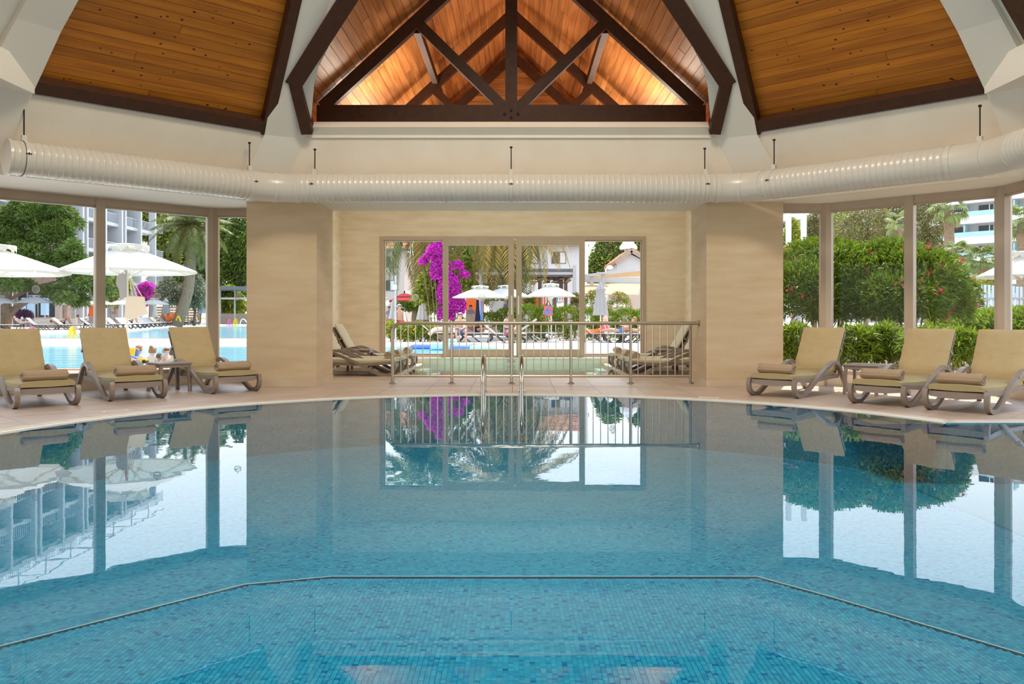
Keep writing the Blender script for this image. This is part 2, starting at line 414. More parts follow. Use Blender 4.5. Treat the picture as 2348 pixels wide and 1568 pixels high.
# floor of the pool in two levels, each laid with mosaic
ZSH, ZDP = -.62, -.626
DPOLY = [(-4,2.6),(-2.52,4.26),(-1.61,5.23),(-1.1,5.39),(1.62,5.39),(1.95,5.0),(2.7,4.0),(3.6,2.6)]
m = MB(); N_ = 72
m.face([(PC.x+(PR)*math.cos(2*PI*i/N_), PC.y+(PR)*math.sin(2*PI*i/N_), ZDP-.01) for i in range(N_)]).build('basin_floor', M['pgrout'], pool)
m = MB(); pts = []
for (x1,y1),(x2,y2) in zip(DPOLY, DPOLY[1:]): pts += [(x1+(x2-x1)*k/12, y1+(y2-y1)*k/12) for k in range(12)]
pts.append(DPOLY[-1]); NP = len(pts)-1
ev = [(p[0], p[1], ZSH-.004) for p in pts]
outer = [(PC.x+PR*math.cos(t), PC.y+PR*math.sin(t), ZSH-.004) for t in [math.radians(222-264*i/NP) for i in range(NP+1)]]
for i in range(NP): m.face([ev[i], ev[i+1], outer[i+1], outer[i]])
m.build('shelf_floor', M['pgrout'], pool)
m = MB()
for (x1,y1),(x2,y2) in zip(pts, pts[1:]): m.face([(x1,y1,ZSH),(x2,y2,ZSH),(x2,y2,ZDP-.01),(x1,y1,ZDP-.01)])
m.build('shelf_riser', M['mosaic_flat'], pool)
m = MB()
for (x1,y1),(x2,y2) in zip(pts, pts[1:]):
    l_ = math.hypot(x2-x1, y2-y1); ax_, ay_ = -(y2-y1)/l_*.012, (x2-x1)/l_*.012
    m.face([(x1-ax_*.3,y1-ay_*.3,ZSH+.002),(x2-ax_*.3,y2-ay_*.3,ZSH+.002),(x2+ax_,y2+ay_,ZSH+.002),(x1+ax_,y1+ay_,ZSH+.002)])
m.build('shelf_nosing', M['nosing'], pool)
s = .0258
xs = np.arange(-4.64, 4.64, s); ys = np.arange(1.95, 11.2, s)
XX, YY = np.meshgrid(xs, ys); XX, YY = XX.ravel(), YY.ravel()
inp = (XX**2+(YY-6.55)**2 < (PR-.05)**2) & (np.abs(XX-.084) < (YY*.66+.9))
XX, YY = XX[inp], YY[inp]
dist = np.full(len(XX), 9.0)
for (x1,y1),(x2,y2) in zip(DPOLY, DPOLY[1:]):
    l_ = math.hypot(x2-x1, y2-y1); dist = np.minimum(dist, ((XX-x1)*(y2-y1)-(YY-y1)*(x2-x1))/l_)
deep = dist > 0; edge = np.abs(dist) < .014
XX, YY, deep = XX[~edge], YY[~edge], deep[~edge]
nq = len(XX); hw = s/2-.0011
Z = np.where(deep, ZDP, ZSH)
co = np.empty((nq, 4, 3)); 
for k, (a, b) in enumerate(((-1,-1),(1,-1),(1,1),(-1,1))): co[:,k,0] = XX+a*hw; co[:,k,1] = YY+b*hw; co[:,k,2] = Z
def quads(name, co, tint=None):
    nq = len(co); me = bpy.data.meshes.new(name)
    me.vertices.add(nq*4); me.vertices.foreach_set('co', co.astype(np.float32).ravel())
    me.loops.add(nq*4); me.loops.foreach_set('vertex_index', np.arange(nq*4, dtype=np.int32))
    me.polygons.add(nq); me.polygons.foreach_set('loop_start', np.arange(0, nq*4, 4, dtype=np.int32)); me.polygons.foreach_set('loop_total', np.full(nq, 4, dtype=np.int32))
    me.update(calc_edges=True)
    if tint is not None:
        ca = me.color_attributes.new('tint', 'FLOAT_COLOR', 'POINT')
        c = np.ones((nq, 4, 4), dtype=np.float32); c[:,:,:3] = tint[:,None,:]; ca.data.foreach_set('color', c.ravel())
    return me
base = np.array([(.055,.49,.82),(.042,.43,.77),(.068,.54,.85),(.026,.35,.70),(.010,.22,.56),(.095,.58,.86)])
ti = base[rng.choice(6, nq, p=[.34,.26,.2,.1,.03,.07])]*rng.uniform(.9,1.1,(nq,1))
me = quads('mosaic_tiles', co, ti); me.materials.append(M['mosaic']); link('mosaic_tiles', me, pool, True, 'stuff')
water = MB().face([(PC.x+(PR+.002)*math.cos(2*PI*i/128), PC.y+(PR+.002)*math.sin(2*PI*i/128), -.008) for i in range(128)]).face([(FLX1,4.9,-.008),(FLX1,FLY,-.008)]+[(PC.x+(PR+.002)*math.cos(t), PC.y+(PR+.002)*math.sin(t), -.008) for t in [aq-(aq+.3627)*i/30 for i in range(31)]]).build('water_surface', M['water'], pool)
# paddling pool in the alcove
kid = thing('paddling_pool', 'shallow rectangular paddling pool behind the steel railing', 'pool', (0, 16.5, 0))
MB().b2((-KX,KY0,-.37),(KX,KY1,-.35)).build('pool_floor', M['kidfloor'], kid)
MB().b2((-KX-.1,KY0-.16,-.3),(-KX,KY1,.004)).build('coping', M['coping'], kid)
MB().b2((KX,KY0-.16,-.3),(KX+.1,KY1,.004)).build('coping', M['coping'], kid)
MB().b2((-KX,KY0-.16,-.3),(KX,KY0-.09,.004)).build('coping', M['coping'], kid)
m = MB()
for k in range(330): m.box((-KX+.006+k*.012, KY0-.045, 0), (.006, .085, .008))
m.build('overflow_grating', M['grate'], kid, kind='stuff')
MB().b2((-KX,KY0-.09,-.3),(KX,KY0,-.03)).build('gutter', M['dark'], kid)
for sx in (-1, 1):
    for k in range(3): MB().b2((sx*KX,KY0,-.35),(sx*(KX-.2-.2*k),KY1,-.10-.08*k)).build('step', M['kidfloor'], kid)
MB().b2((-KX-.6,KY1,-.35),(KX+.6,18.70,.10)).build('back_riser', M['kidwall'], kid)
MB().b2((-KX-.6,KY1-.03,.10),(KX+.6,18.70,.125)).build('riser_cap', M['grate'], kid)
MB().face([(-KX,KY0-.09,-.012),(KX,KY0-.09,-.012),(KX,KY1,-.012),(-KX,KY1,-.012)]).build('water_surface', M['kidwater'], kid)
def text(name, body, size, loc, rot, m, parent, ext=.001):
    cu = bpy.data.curves.new(name, 'FONT'); cu.body = body; cu.size = size; cu.extrude = ext; cu.align_x = 'CENTER'; cu.align_y = 'CENTER'
    t = bpy.data.objects.new('text_source', cu); COL.objects.link(t); bpy.context.view_layer.update()
    me = bpy.data.meshes.new_from_object(t); bpy.data.objects.remove(t); me.materials.clear(); me.materials.append(m)
    o = bpy.data.objects.new(name, me); COL.objects.link(o); o.location = loc; o.rotation_euler = rot; o.parent = parent
    return o
dx_ = GX(1172, KY1)
dp = thing('depth_sign', 'white plaque with red 35cm lettering on the paddling pool riser', 'sign', (dx_, KY1-.012, .05))
MB().box((0,0,0),(.20,.012,.075)).build('plate', M['sign'], dp, world=False)
text('lettering', '35cm', .085, (0,-.009,0), (PI/2,0,0), M['ink'], dp)

# piers ---------------------------------------------------------------------
for nm, xa, xb in (('pillar_west', -3.93, -2.89), ('pillar_east', 2.90, 4.04)):
    p = struct(MB().b2((xa,12.5,.001),(xb,13.6,ZS)).build(nm, M['trav']), 'travertine clad pier beside the alcove opening')
    MB().b2((xa-.006,12.485,.001),(xb+.006,13.62,.095)).build('skirting', M['skirt'], p)
# alcove walls -----------------------------------------------------------------
AX, AY, AZ = 3.81, 18.76, 3.5
struct(MB().b2((-AX-.2,13.3,0),(-AX,AY+.2,AZ)).build('wall_alcove_west', M['trav2']))
struct(MB().b2((AX,13.3,0),(AX+.2,AY+.2,AZ)).build('wall_alcove_east', M['trav2']))
DXL, DXR, DZ = GX(872, AY), GX(1480, AY), GZ(542, AY)
wb = struct(MB().b2((-AX,AY,0),(DXL,AY+.2,AZ)).b2((DXR,AY,0),(AX,AY+.2,AZ)).b2((DXL,AY,DZ),(DXR,AY+.2,AZ)).b2((DXL,AY,-.1),(DXR,AY+.2,.125)).build('wall_back', M['trav2']))
struct(MB().b2((-AX-.2,13.6,AZ),(AX+.2,AY+.2,AZ+.12)).build('ceiling_alcove', M['plaster']))
# soffit ring, raking upper walls, ledge ---------------------------------------
def cw(name, poly, z0, z1, m): return struct(MB().prism(poly, z0, z1).build(name, m))
cw('soffit_west', [VL, BLL, (-6.3,YB), (-7.5,YB), (-7.5,10.75), (-4.78,13.6), (-3.73,13.6)], ZS, ZS+.12, M['plaster'])
cw('soffit_east', [VR, (3.77,13.6), (4.85,13.0), (6.7,11.05), (6.7,YB), (6.3,YB), BRR], ZS, ZS+.12, M['plaster'])
cw('soffit_center', [(-3.95,12.5), (3.95,12.5), (3.95,13.6), (-3.95,13.6)], ZS+.001, ZS+.9, M['plaster'])
def upper(name, a, b, c, d):                                  # raking wall from soffit edge a-b to eave d-c
    o = Vector((0,0,0)); q = [Vector((*a, ZS)), Vector((*b, ZS)), Vector(c), Vector(d)]
    nrm = (q[1]-q[0]).cross(q[2]-q[0]).normalized()
    mid = (q[0]+q[1])/2
    if nrm.dot(Vector((0,6.3,mid.z))-mid) > 0: nrm = -nrm
    return struct(MB().slab(q, nrm*.12).build(name, M['plaster2']))
upper('wall_north', VL, VR, TR, TL); upper('wall_northwest', BLL, VL, TL, TLL); upper('wall_northeast', VR, BRR, TRR, TR)
upper('wall_west', (-6.3,YB), BLL, TLL, (-5.75,YB,ZE)); upper('wall_east', BRR, (6.3,YB), (5.75,YB,ZE), TRR)
struct(MB().b2((-7.6,YB-.15,0),(6.8,YB,6.5)).build('wall_south', M['plaster2']))
# roof bays ---------------------------------------------------------------------
def bay_plane(a, b, lift=.22):
    a, b = Vector(a), Vector(b); nrm = (b-a).cross(APEX-a).normalized()
    if nrm.z < 0: nrm = -nrm
    return nrm
tops = [(TL, TLL), (TR, TRR), (TLL, Vector((-5.75,YB,ZE))), (TRR, Vector((5.75,YB,ZE))), (Vector((-5.75,YB,ZE)), Vector((5.75,YB,ZE)))]
mb = MB()
for a, b in tops:
    nrm = bay_plane(a, b); mb.slab([a+nrm*.16, b+nrm*.16, APEX+nrm*.16], nrm*.08)
for c in (TL, TR, TLL, TRR): mb.beam(c.lerp(APEX,.06)+Vector((0,0,.40)), APEX+Vector((0,0,.40)), .5, .2)
for a, b in tops[2:]: mb.beam(a+Vector((0,0,.14)), b+Vector((0,0,.14)), .5, .34)
ceil_ = struct(mb.build('ceiling', M['plaster']), 'timber lined pyramid roof')
def boards(name, A, B, p1, m, rib_a, rib_b, w=.125):          # boards of a roof bay laid level, row by row up the slope
    A, B = Vector(A), Vector(B); nrm = bay_plane(A, B); mid = (A+B)/2
    tot = ((A-B).cross(APEX-A)).length/(A-B).length
    root = struct(MB().slab([A.lerp(APEX,.02)+nrm*.13, B.lerp(APEX,.02)+nrm*.13, B.lerp(APEX,.5)+nrm*.13, A.lerp(APEX,.5)+nrm*.13], nrm*.02).build(name, M['dark']))
    k = 0; p = .16
    while p < p1:
        t0, t1 = (p+.003)/tot, (p+w-.003)/tot
        q = [A.lerp(APEX,t0), B.lerp(APEX,t0), B.lerp(APEX,t1), A.lerp(APEX,t1)]
        cut = None if k % 4 else .3+.4*random.random()
        jit = nrm*random.uniform(-.003, .003)
        segs = [(0,1)] if cut is None else [(0,cut-.0008),(cut+.0008,1)]
        for u, v in segs:
            qq = [q[0].lerp(q[1],u), q[0].lerp(q[1],v), q[3].lerp(q[2],v), q[3].lerp(q[2],u)]
            o = MB().slab([x+nrm*.105+jit for x in qq], nrm*.025).build('plank', m, root)
            mk = MB()
            for _ in range(random.randint(1,3)):
                c = qq[0].lerp(qq[1], random.uniform(.1,.9)).lerp(qq[3].lerp(qq[2], .5), random.uniform(.3,.7))+nrm*(.1045)+jit
                e = (B-A).normalized(); f_ = nrm.cross(e); r = random.uniform(.007,.014)
                mk.face([c+e*(math.cos(j*PI/4)*r*1.5)+f_*(math.sin(j*PI/4)*r) for j in range(8)])
            mk.build('knot', M['knot'], o, world=True)
        p += w; k += 1
    return root
boards('ceiling_northwest', TLL, TL, 2.6, M['plank_l'], 0, 0)
boards('ceiling_northeast', TR, TRR, 2.6, M['plank_r'], 0, 0)
tb_ = thing('timber_border', 'dark timber corner of the next roof bay beyond the wide white rib', 'beam', TRR)
_n = bay_plane(TRR, Vector((5.75,YB,ZE))); MB().beam(TRR+Vector((0,-.92,0))+_n*.03, TRR.lerp(APEX,.5)+Vector((0,-.66,0))+_n*.03, .30, .16, _n).build('hip_beam', M['beam'], tb_)
# plaster ribs on the hips
def rib(name, T, V, lw, rw):
    T = Vector(T); d = Vector((-T.x, 6.3-T.y, 0)); L = d.length; d.normalize(); pr = Vector((-d.y, d.x, 0)); rise = (APEX.z-ZE)/L
    if pr.x < 0: pr = -pr
    st = [(-.42, ZS, .10), (-.02, ZE-.03, .16), (.62, ZE+.60, .12), (3.2, ZE+3.2*rise, .12)]
    V_ = Vector((V[0], V[1], 0)); m = MB()
    for i, (s_, z, pro) in enumerate(st):
        c = Vector((T.x, T.y, 0))+d*(s_+pro); c.z = z
        if i == 0: c = V_+d*.12; c.z = ZS
        bk = -d*.42+Vector((0,0,.12))
        m.v += [tuple(c-pr*lw[i]), tuple(c+pr*rw[i]), tuple(c+pr*rw[i]+bk), tuple(c-pr*lw[i]+bk)]
    for i in range(3):
        for k in range(4): m.f.append((i*4+k, i*4+(k+1)%4, (i+1)*4+(k+1)%4, (i+1)*4+k))
    m.f += [(3,2,1,0), (12,13,14,15)]
    return struct(m.build(name, M['plaster']))
MA, MBw, MC, MD = (.43,.32,.33,.33), (.43,.32,.22,.19), (.20,.14,.13,.13), (.5,.42,.36,.30)
rib('trim_1', TL, VL, MA, MBw); rib('trim_2', TR, VR, MBw, MA); rib('trim_3', TLL, BLL, MD, MC); rib('trim_4', TRR, BRR, MC, MD)
# timber borders of the two boarded bays
def border(name, label, A, B, sgn):
    A, B = Vector(A), Vector(B); nrm = bay_plane(A, B); e = (B-A).normalized(); tot = ((A-B).cross(APEX-A)).length/(A-B).length
    up = (((A+B)/2).lerp(APEX,1)-(A+B)/2).normalized()
    r = thing(name, label, 'beam', (A+B)/2)
    off = nrm*.045
    MB().beam((A+e*(.32 if sgn < 0 else .02)).lerp(APEX,.12/tot)+off, (B-e*(.32 if sgn > 0 else .02)).lerp(APEX,.12/tot)+off, .17, .15, nrm).build('eave_beam', M['beam'], r)
    for q, s_ in (((B, -1),) if sgn > 0 else ((A, 1),)):
        a = q+e*s_*.31+off; a = a-up*0; b = q.lerp(APEX,.5)+e*s_*.24+off
        MB().beam(a, b, .14, .15, nrm).build('hip_beam', M['beam'], r)
    return r
border('timber_border', 'dark timber border round the boarded bay above the poolside loungers facing the water pool windows', TLL, TL, 1)
border('timber_border', 'dark timber border round the boarded bay above the loungers by the oleander bush', TR, TRR, -1)
# plaster of the north bay beside the gable opening, and the gable roof -----------------
SC = (APEX.z-ZE)/(12.22-6.3)
def on_slope(x, z): return Vector((x, 12.22-(z-ZE)/SC, z))
ZR, PM = 7.05, .93
def roofz(x): return ZR-PM*abs(x)
nn_ = Vector((0, SC, 1)).normalized()
for nm, sx in (('ceiling_north_west', -1), ('ceiling_north_east', 1)):
    q = [on_slope(sx*3.30,ZE), on_slope(sx*2.93,ZE), on_slope(sx*2.93,roofz(2.93))]
    z2 = roofz(.0); q2 = [on_slope(sx*2.93,roofz(2.93)), on_slope(sx*1.5, roofz(1.5)+.03), on_slope(0, ZR+.03), APEX, on_slope(sx*3.30,ZE)]
    mm = MB().slab([q[0],q[1],q[2]], nn_*.1).slab([q2[0],q2[1],q2[2],q2[3],q2[4]], nn_*.1)
    struct(mm.build(nm, M['plaster']))
struct(MB().slab([on_slope(-3.3,ZE), on_slope(3.3,ZE), on_slope(3.3,ZE+.115), on_slope(-3.3,ZE+.115)], nn_*.14).b2((-3.6,12.2,ZE-.02),(3.6,12.9,ZE+.05)).build('trim_5', M['plaster2']))
gr = thing('gable_opening_frame', 'dark timber frame round the gable opening above the alcove', 'frame', (0, 12, 4))
for sx in (-1, 1):
    a, b, c = on_slope(sx*2.93,3.72), on_slope(sx*2.96,roofz(2.96)), on_slope(sx*.7,roofz(.7))
    MB().beam(a, b, .16, .20, nn_).build('jamb', M['beam'], gr)
    MB().beam(b-(c-b).normalized()*.05, c, .22, .22, nn_).build('valley_beam', M['beam'], gr)
# gable roof boards
mb = MB()
for sx in (-1, 1):
    mb.slab([(sx*3.9,12.5,roofz(3.9)+.06),(sx*3.9,19.1,roofz(3.9)+.06),(0,19.1,ZR+.06),(0,8.55,ZR+.06)], (0,0,.08))
groof = struct(mb.build('ceiling_gable', M['dark']), 'pine boarded gable roof above the alcove')
w = .135; nb = int(3.85*math.hypot(1,PM)/w)
nv = 0
for sx in (-1, 1):
    sn = Vector((sx*PM, 0, 1)).normalized()
    for k in range(nb):
        x0, x1 = (k*w+.003)/math.hypot(1,PM), ((k+1)*w-.003)/math.hypot(1,PM)
        xm = (x0+x1)/2
        f0, f1 = [max(9.3, 12.22-(roofz(x)-ZE)/SC-.03) for x in (x0, x1)]
        ys_ = max(f0, f1)
        cuts = [None]; y = ys_+random.uniform(.8,3.0)
        while y < 18.0: cuts.append(y); y += random.uniform(2.4,3.6)
        cuts.append(18.76)
        for u, v in zip(cuts, cuts[1:]):
            j = sn*random.uniform(-.006,.002); u0, u1 = (f0, f1) if u is None else (u, u)
            MB().slab([Vector((sx*x0,u0+.001,roofz(x0)))+j, Vector((sx*x0,v-.001,roofz(x0)))+j, Vector((sx*x1,v-.001,roofz(x1)))+j, Vector((sx*x1,u1+.001,roofz(x1)))+j], sn*.03).build('plank', M['plank_y'], groof)
ge = struct(MB().slab([(-3.9,18.8,3.6),(3.9,18.8,3.6),(0,18.8,7.1)], (0,.1,0)).build('wall_gable_end', M['dark']), 'boarded gable end wall')
z = 3.62
while z < 6.9:
    hw0, hw1 = (ZR-z)/PM, max(.01, (ZR-z-.127)/PM)
    MB().slab([(-hw0,18.78-random.uniform(0,.006),z+.003),(hw0,18.78,z+.003),(hw1,18.78,z+.127),(-hw1,18.78,z+.127)], (0,.02,0)).build('plank', M['plank_x'], ge)
    z += .13
# roof trusses
def truss(y, label, zc0, zc1, hs, sec, bolts):
    r = thing('roof_truss', label, 'truss', (0, y, zc0))
    MB().b2((-hs-.02,y-.07,zc0),(hs+.02,y+.07,zc1)).build('tie_beam', M['beam'], r)
    zr = zc1+.93*hs-.02
    for sx in (-1,1):
        MB().beam((sx*hs,y,zc1-.04),(0,y,zr-.04),.13,sec,(0,1,0)) if 0 else MB().beam((sx*(hs-.06),y,zc1-.03),(0,y,zr-.10),sec,.13,(0,1,0)).build('rafter', M['beam'], r)
        nx_ = sx*hs*.49
        MB().beam((sx*.12,y,zc1-.02),(nx_,y,zc1+.93*(hs-abs(nx_))-.12),sec*.85,.11,(0,1,0)).build('strut', M['beam'], r)
    MB().b2((-.09,y-.075,zc0-.03),(.09,y+.075,zr-.02)).build('king_post', M['beam'], r)
    if bolts:
        for bx, bz in ((-.10,0),(.10,0),(0,.055),(0,-.055)):
            MB().tube([(bx, y-.09, (zc0+zc1)/2+bz), (bx, y-.068, (zc0+zc1)/2+bz)], .02, 8).build('bolt', M['black'], r)
    return r
truss(12.78, 'dark timber king post truss at the mouth of the gable', 3.96, 4.235, 2.92, .18, True)
truss(15.75, 'second dark timber truss part way into the gable', 3.80, 3.98, 3.05, .17, False)
truss(18.3, 'innermost timber truss in front of the boarded gable end', 3.80, 3.98, 3.05, .17, False)
for sx in (-1,1):
    tag(MB().beam((sx*1.43,12.8,5.42),(sx*1.43,18.7,5.42),.10,.15).build('purlin', M['beam']), 'long timber purlin under the boards, %s slope of the gable' % ('left' if sx < 0 else 'right'), 'beam', 'gable purlins')
# ------------------------------------------------------------------ glazing
def glazing(name, label, pts, posts, zb=.175, zt=ZS, w0=.10, dep=.09):
    """pts: plan polyline of the window line; posts: list of (point, width) uprights"""
    r = struct(empty(name, (pts[0][0], pts[0][1], 0)), label)
    for i in range(len(pts)-1):
        a, b = Vector((*pts[i],0)), Vector((*pts[i+1],0)); e = (b-a).normalized(); L = (b-a).length
        c = (a+b)/2; ang = math.atan2(e.y, e.x)
        MB().box((c.x,c.y,zt-.055),(L,dep,.11),ang).box((c.x,c.y,zt-.125),(L,dep*.6,.03),ang).build('head_frame', M['alu'], r)
        MB().box((c.x,c.y,zb+.03),(L,dep,.06),ang).build('sill_frame', M['alu'], r)
        MB().box((c.x,c.y,zb/2),(L,.16,zb),ang).build('plinth', M['trav2'], r)
        us = sorted([(Vector((*q,0))-a).dot(e) for q, w in posts if abs((Vector((*q,0))-a).cross(e).z) < .02 and .05 < (Vector((*q,0))-a).dot(e) < L-.05])
        ed = [0]+us+[L]
        for u, v in zip(ed, ed[1:]):
            p, q = a+e*(u+.03), a+e*(v-.03)
            MB().face([(p.x,p.y,zb+.05),(q.x,q.y,zb+.05),(q.x,q.y,zt-.12),(p.x,p.y,zt-.12)]).build('pane', M['glass'], r)
    for q, w in posts:
        on = [i for i in range(len(pts)-1)]
        MBp = MB(); best = None
        for i in on:
            a, b = Vector((*pts[i],0)), Vector((*pts[i+1],0)); e = (b-a).normalized()
            dd = abs((Vector((*q,0))-a).cross(e).z); u = (Vector((*q,0))-a).dot(e)
            if dd < .02 and -.01 < u < (b-a).length+.01 and best is None: best = math.atan2(e.y, e.x)
        corner = any(math.hypot(q[0]-p[0], q[1]-p[1]) < .01 for p in pts)
        if corner:
            MB().prism([(q[0]+math.cos(k*PI/4+PI/8)*w*.55, q[1]+math.sin(k*PI/4+PI/8)*w*.55) for k in range(8)], .0, zt-.001).build('corner_post', M['alu'], r)
        else:
            MB().box((q[0],q[1],(zb+zt)/2),(w,.12,zt-zb-.002),best).build('mullion', M['alu'], r)
    return r
# -- poolside glazing west: short frontal pane then the slanted wall
def onray(px, s, c):                                          # point on plan line Y - s*X = c seen at photo column px
    k = (px-CX)/F; x = (X0+k*c)/(1-k*s); return (x, c+s*x)
L1, R1, R2 = (-4.74,13.35), (4.77,12.75), (6.47,11.05)
w1 = glazing('window_1', 'taupe framed glazing behind the loungers facing the large outdoor pool', [(-3.93,13.35), L1, (-7.3,10.79), (-7.3,YB)],
        [((-3.95,13.35),.05), (L1,.19), (onray(228,1,18.09),.125), ((-7.3,10.79),.19), ((-7.3,8.0),.12), ((-7.3,5.2),.12), ((-7.3,2.4),.12)])
w2 = glazing('window_2', 'taupe framed glazing behind the loungers facing the oleander bush', [(4.04,12.75), R1, R2, (6.47,YB)],
        [((4.06,12.75),.05), (R1,.19), (onray(2087,-1,17.52),.125), (R2,.19), ((6.47,8.2),.12), ((6.47,5.4),.12), ((6.47,2.6),.12)])
struct(MB().prism([(-4.3,13.3),(-4.05,13.3),(-3.9,13.6),(-3.9,14.0),(-3.93,14.0)],0,.02).build('trim_6', M['coping']))
MBs = MB()
def decal(parent, x, y_, d, r=.055):                          # round striped safety sticker on a pane
    c = P(x, y_, d-.012); t = empty('safety_sticker', c); t.parent = parent; t.location = c-parent.location
    m = MB(); n = 28
    for k in range(n):
        a, b = 2*PI*k/n, 2*PI*(k+1)/n
        m.slab([(r*q*math.cos(u),0,r*q*math.sin(u)) for q,u in ((1,a),(1,b),(.86,b),(.86,a))], (0,.001,0))
    for k in range(7):
        z = -.72*r+k*.24*r; hw = math.sqrt(max(0,(.86*r)**2-z*z))
        m.slab([(-hw,0,z-.05*r),(hw,0,z-.05*r),(hw,0,z+.05*r),(-hw,0,z+.05*r)], (0,.001,0))
    o = link('stripes', m.mesh('stripes'), t, False); o.data.materials.append(M['white']); return t
for (px, py) in ((82,663),(360,680)):
    k = (px-CX)/F; q = onray(px,1,18.09); decal(w1, px, py, q[1]-.06)
decal(w1, 545, 680, 13.30)
# -- sliding door of the alcove
d1 = struct(empty('door_1', (GX(1176,AY), AY, .125)), 'four panel taupe framed sliding glass door at the end of the alcove')
fw = .07
MB().b2((DXL,AY-.03,DZ-.075),(DXR,AY+.12,DZ)).b2((DXL,AY-.03,.125),(DXL+fw,AY+.12,DZ-.075)).b2((DXR-fw,AY-.03,.125),(DXR,AY+.12,DZ-.075)).b2((DXL+fw,AY-.03,.125),(DXR-fw,AY+.12,.165)).build('frame', M['alu'], d1)
def leaf(x0, x1, y, fr, bot, handle):
    l = empty('door_leaf', ((x0+x1)/2, y, .165)); l.parent = d1; l.location = Vector(((x0+x1)/2, y, .165))-d1.location
    def pt(nm, a, b, m=M['alu']): return MB().b2(a, b).build(nm, m, l)
    zt = DZ-.075
    pt('stile', (x0,y-.025,.165),(x0+fr,y+.025,zt)); pt('stile', (x1-fr,y-.025,.165),(x1,y+.025,zt))
    pt('top_rail', (x0+fr,y-.025,zt-fr),(x1-fr,y+.025,zt)); pt('bottom_rail', (x0+fr,y-.025,.165),(x1-fr,y+.025,.165+bot))
    MB().face([(x0+fr,y,.165+bot),(x1-fr,y,.165+bot),(x1-fr,y,zt-fr),(x0+fr,y,zt-fr)]).build('pane', M['glass'], l)
    if handle:
        hx = x1-fr*.4 if handle < 0 else x0+fr*.4
        MB().b2((hx-.018,y-.06,1.08),(hx+.018,y-.025,1.50)).build('handle', M['white'], l)
    return l
xm = GX(1180, AY)
leaf(DXL+fw, GX(1024,AY), AY+.07, .035, .04, 0); leaf(GX(1335,AY), DXR-fw, AY+.07, .035, .04, 0)
leaf(GX(1015,AY), xm-.015, AY+.0, .125, .14, -1); leaf(xm+.035, GX(1341,AY), AY+.0, .125, .14, 1)
for px, py in ((952,682),(1105,682),(1405,683)): decal(d1, px, py, AY-.05, .075)

# ------------------------------------------------------------------ ventilation duct
DRD = .20
d_ = thing('ventilation_duct', 'white spiral ventilation duct hung round the hall under the eaves', 'duct', (0, 12.1, 2.9))
zD = 2.885; pl = [Vector((-5.78,9.72,zD)), Vector((-3.40,12.10,zD)), Vector((3.30,12.10,zD)), Vector((5.62,9.78,zD)), Vector((5.62,6.0,zD))]
def spiral(a, b, name, pitch=.075):
    a, b = Vector(a), Vector(b); L = (b-a).length; n = max(2, int(L/pitch)); e = (b-a)/L
    p, r = [], []
    for i in range(n):
        u = L*i/n; w_ = L/n
        p += [a+e*(u+w_*.06), a+e*(u+w_*.14), a+e*(u+w_*.24), a+e*(u+w_*.94)]; r += [DRD, DRD+.0055, DRD, DRD]
    o = MB().tube(p, r, 40).build(name, M['duct'], d_); return smooth_by(o, 50)
def bend(p0, p1, p2, R=.55):
    a, b = (p0-p1).normalized(), (p2-p1).normalized(); q = []
    for i in range(11):
        t = i/10; q.append((p1+a*R)*(1-t)**2+p1*2*t*(1-t)+(p1+b*R)*t*t)
    pp, rr = [], []
    for i in range(len(q)):
        pp.append(q[i]); rr.append(DRD+.003)
    o = smooth_by(MB().tube(pp, rr, 40).build('elbow', M['duct'], d_), 50)
    for c, e in ((q[0], (q[1]-q[0]).normalized()), (q[-1], (q[-1]-q[-2]).normalized()), (q[5], (q[6]-q[4]).normalized())):
        MB().tube([c-e*.03, c-e*.028, c+e*.028, c+e*.03], [DRD+.004, DRD+.011, DRD+.011, DRD+.004], 40).build('seam_band', M['duct'], d_, smooth=False)
    return q[0], q[-1]
s1, e1 = bend(pl[0], pl[1], pl[2], .34); s2, e2 = bend(pl[1], pl[2], pl[3], .34); s3, e3 = bend(pl[2], pl[3], pl[4], .45)
spiral(pl[0], s1, 'duct_run'); spiral(e1, s2, 'duct_run'); spiral(e2, s3, 'duct_run'); spiral(e3, pl[4], 'duct_run')
e = (s1-pl[0]).normalized()
MB().tube([pl[0]-e*.03, pl[0]-e*.028, pl[0]+e*.004], [DRD-.004, DRD+.012, DRD+.012], 40).build('end_cap', M['duct'], d_)
MB().tube([pl[0]+e*.13, pl[0]+e*.134], [DRD+.007]*2, 40).build('cap_seam', M['dark'], d_)
m_ = e1.lerp(s2, .355); MB().tube([m_-Vector((.012,0,0)), m_-Vector((.01,0,0)), m_+Vector((.01,0,0)), m_+Vector((.012,0,0))], [DRD+.002,DRD+.008,DRD+.008,DRD+.002], 40).build('seam_band', M['duct'], d_)
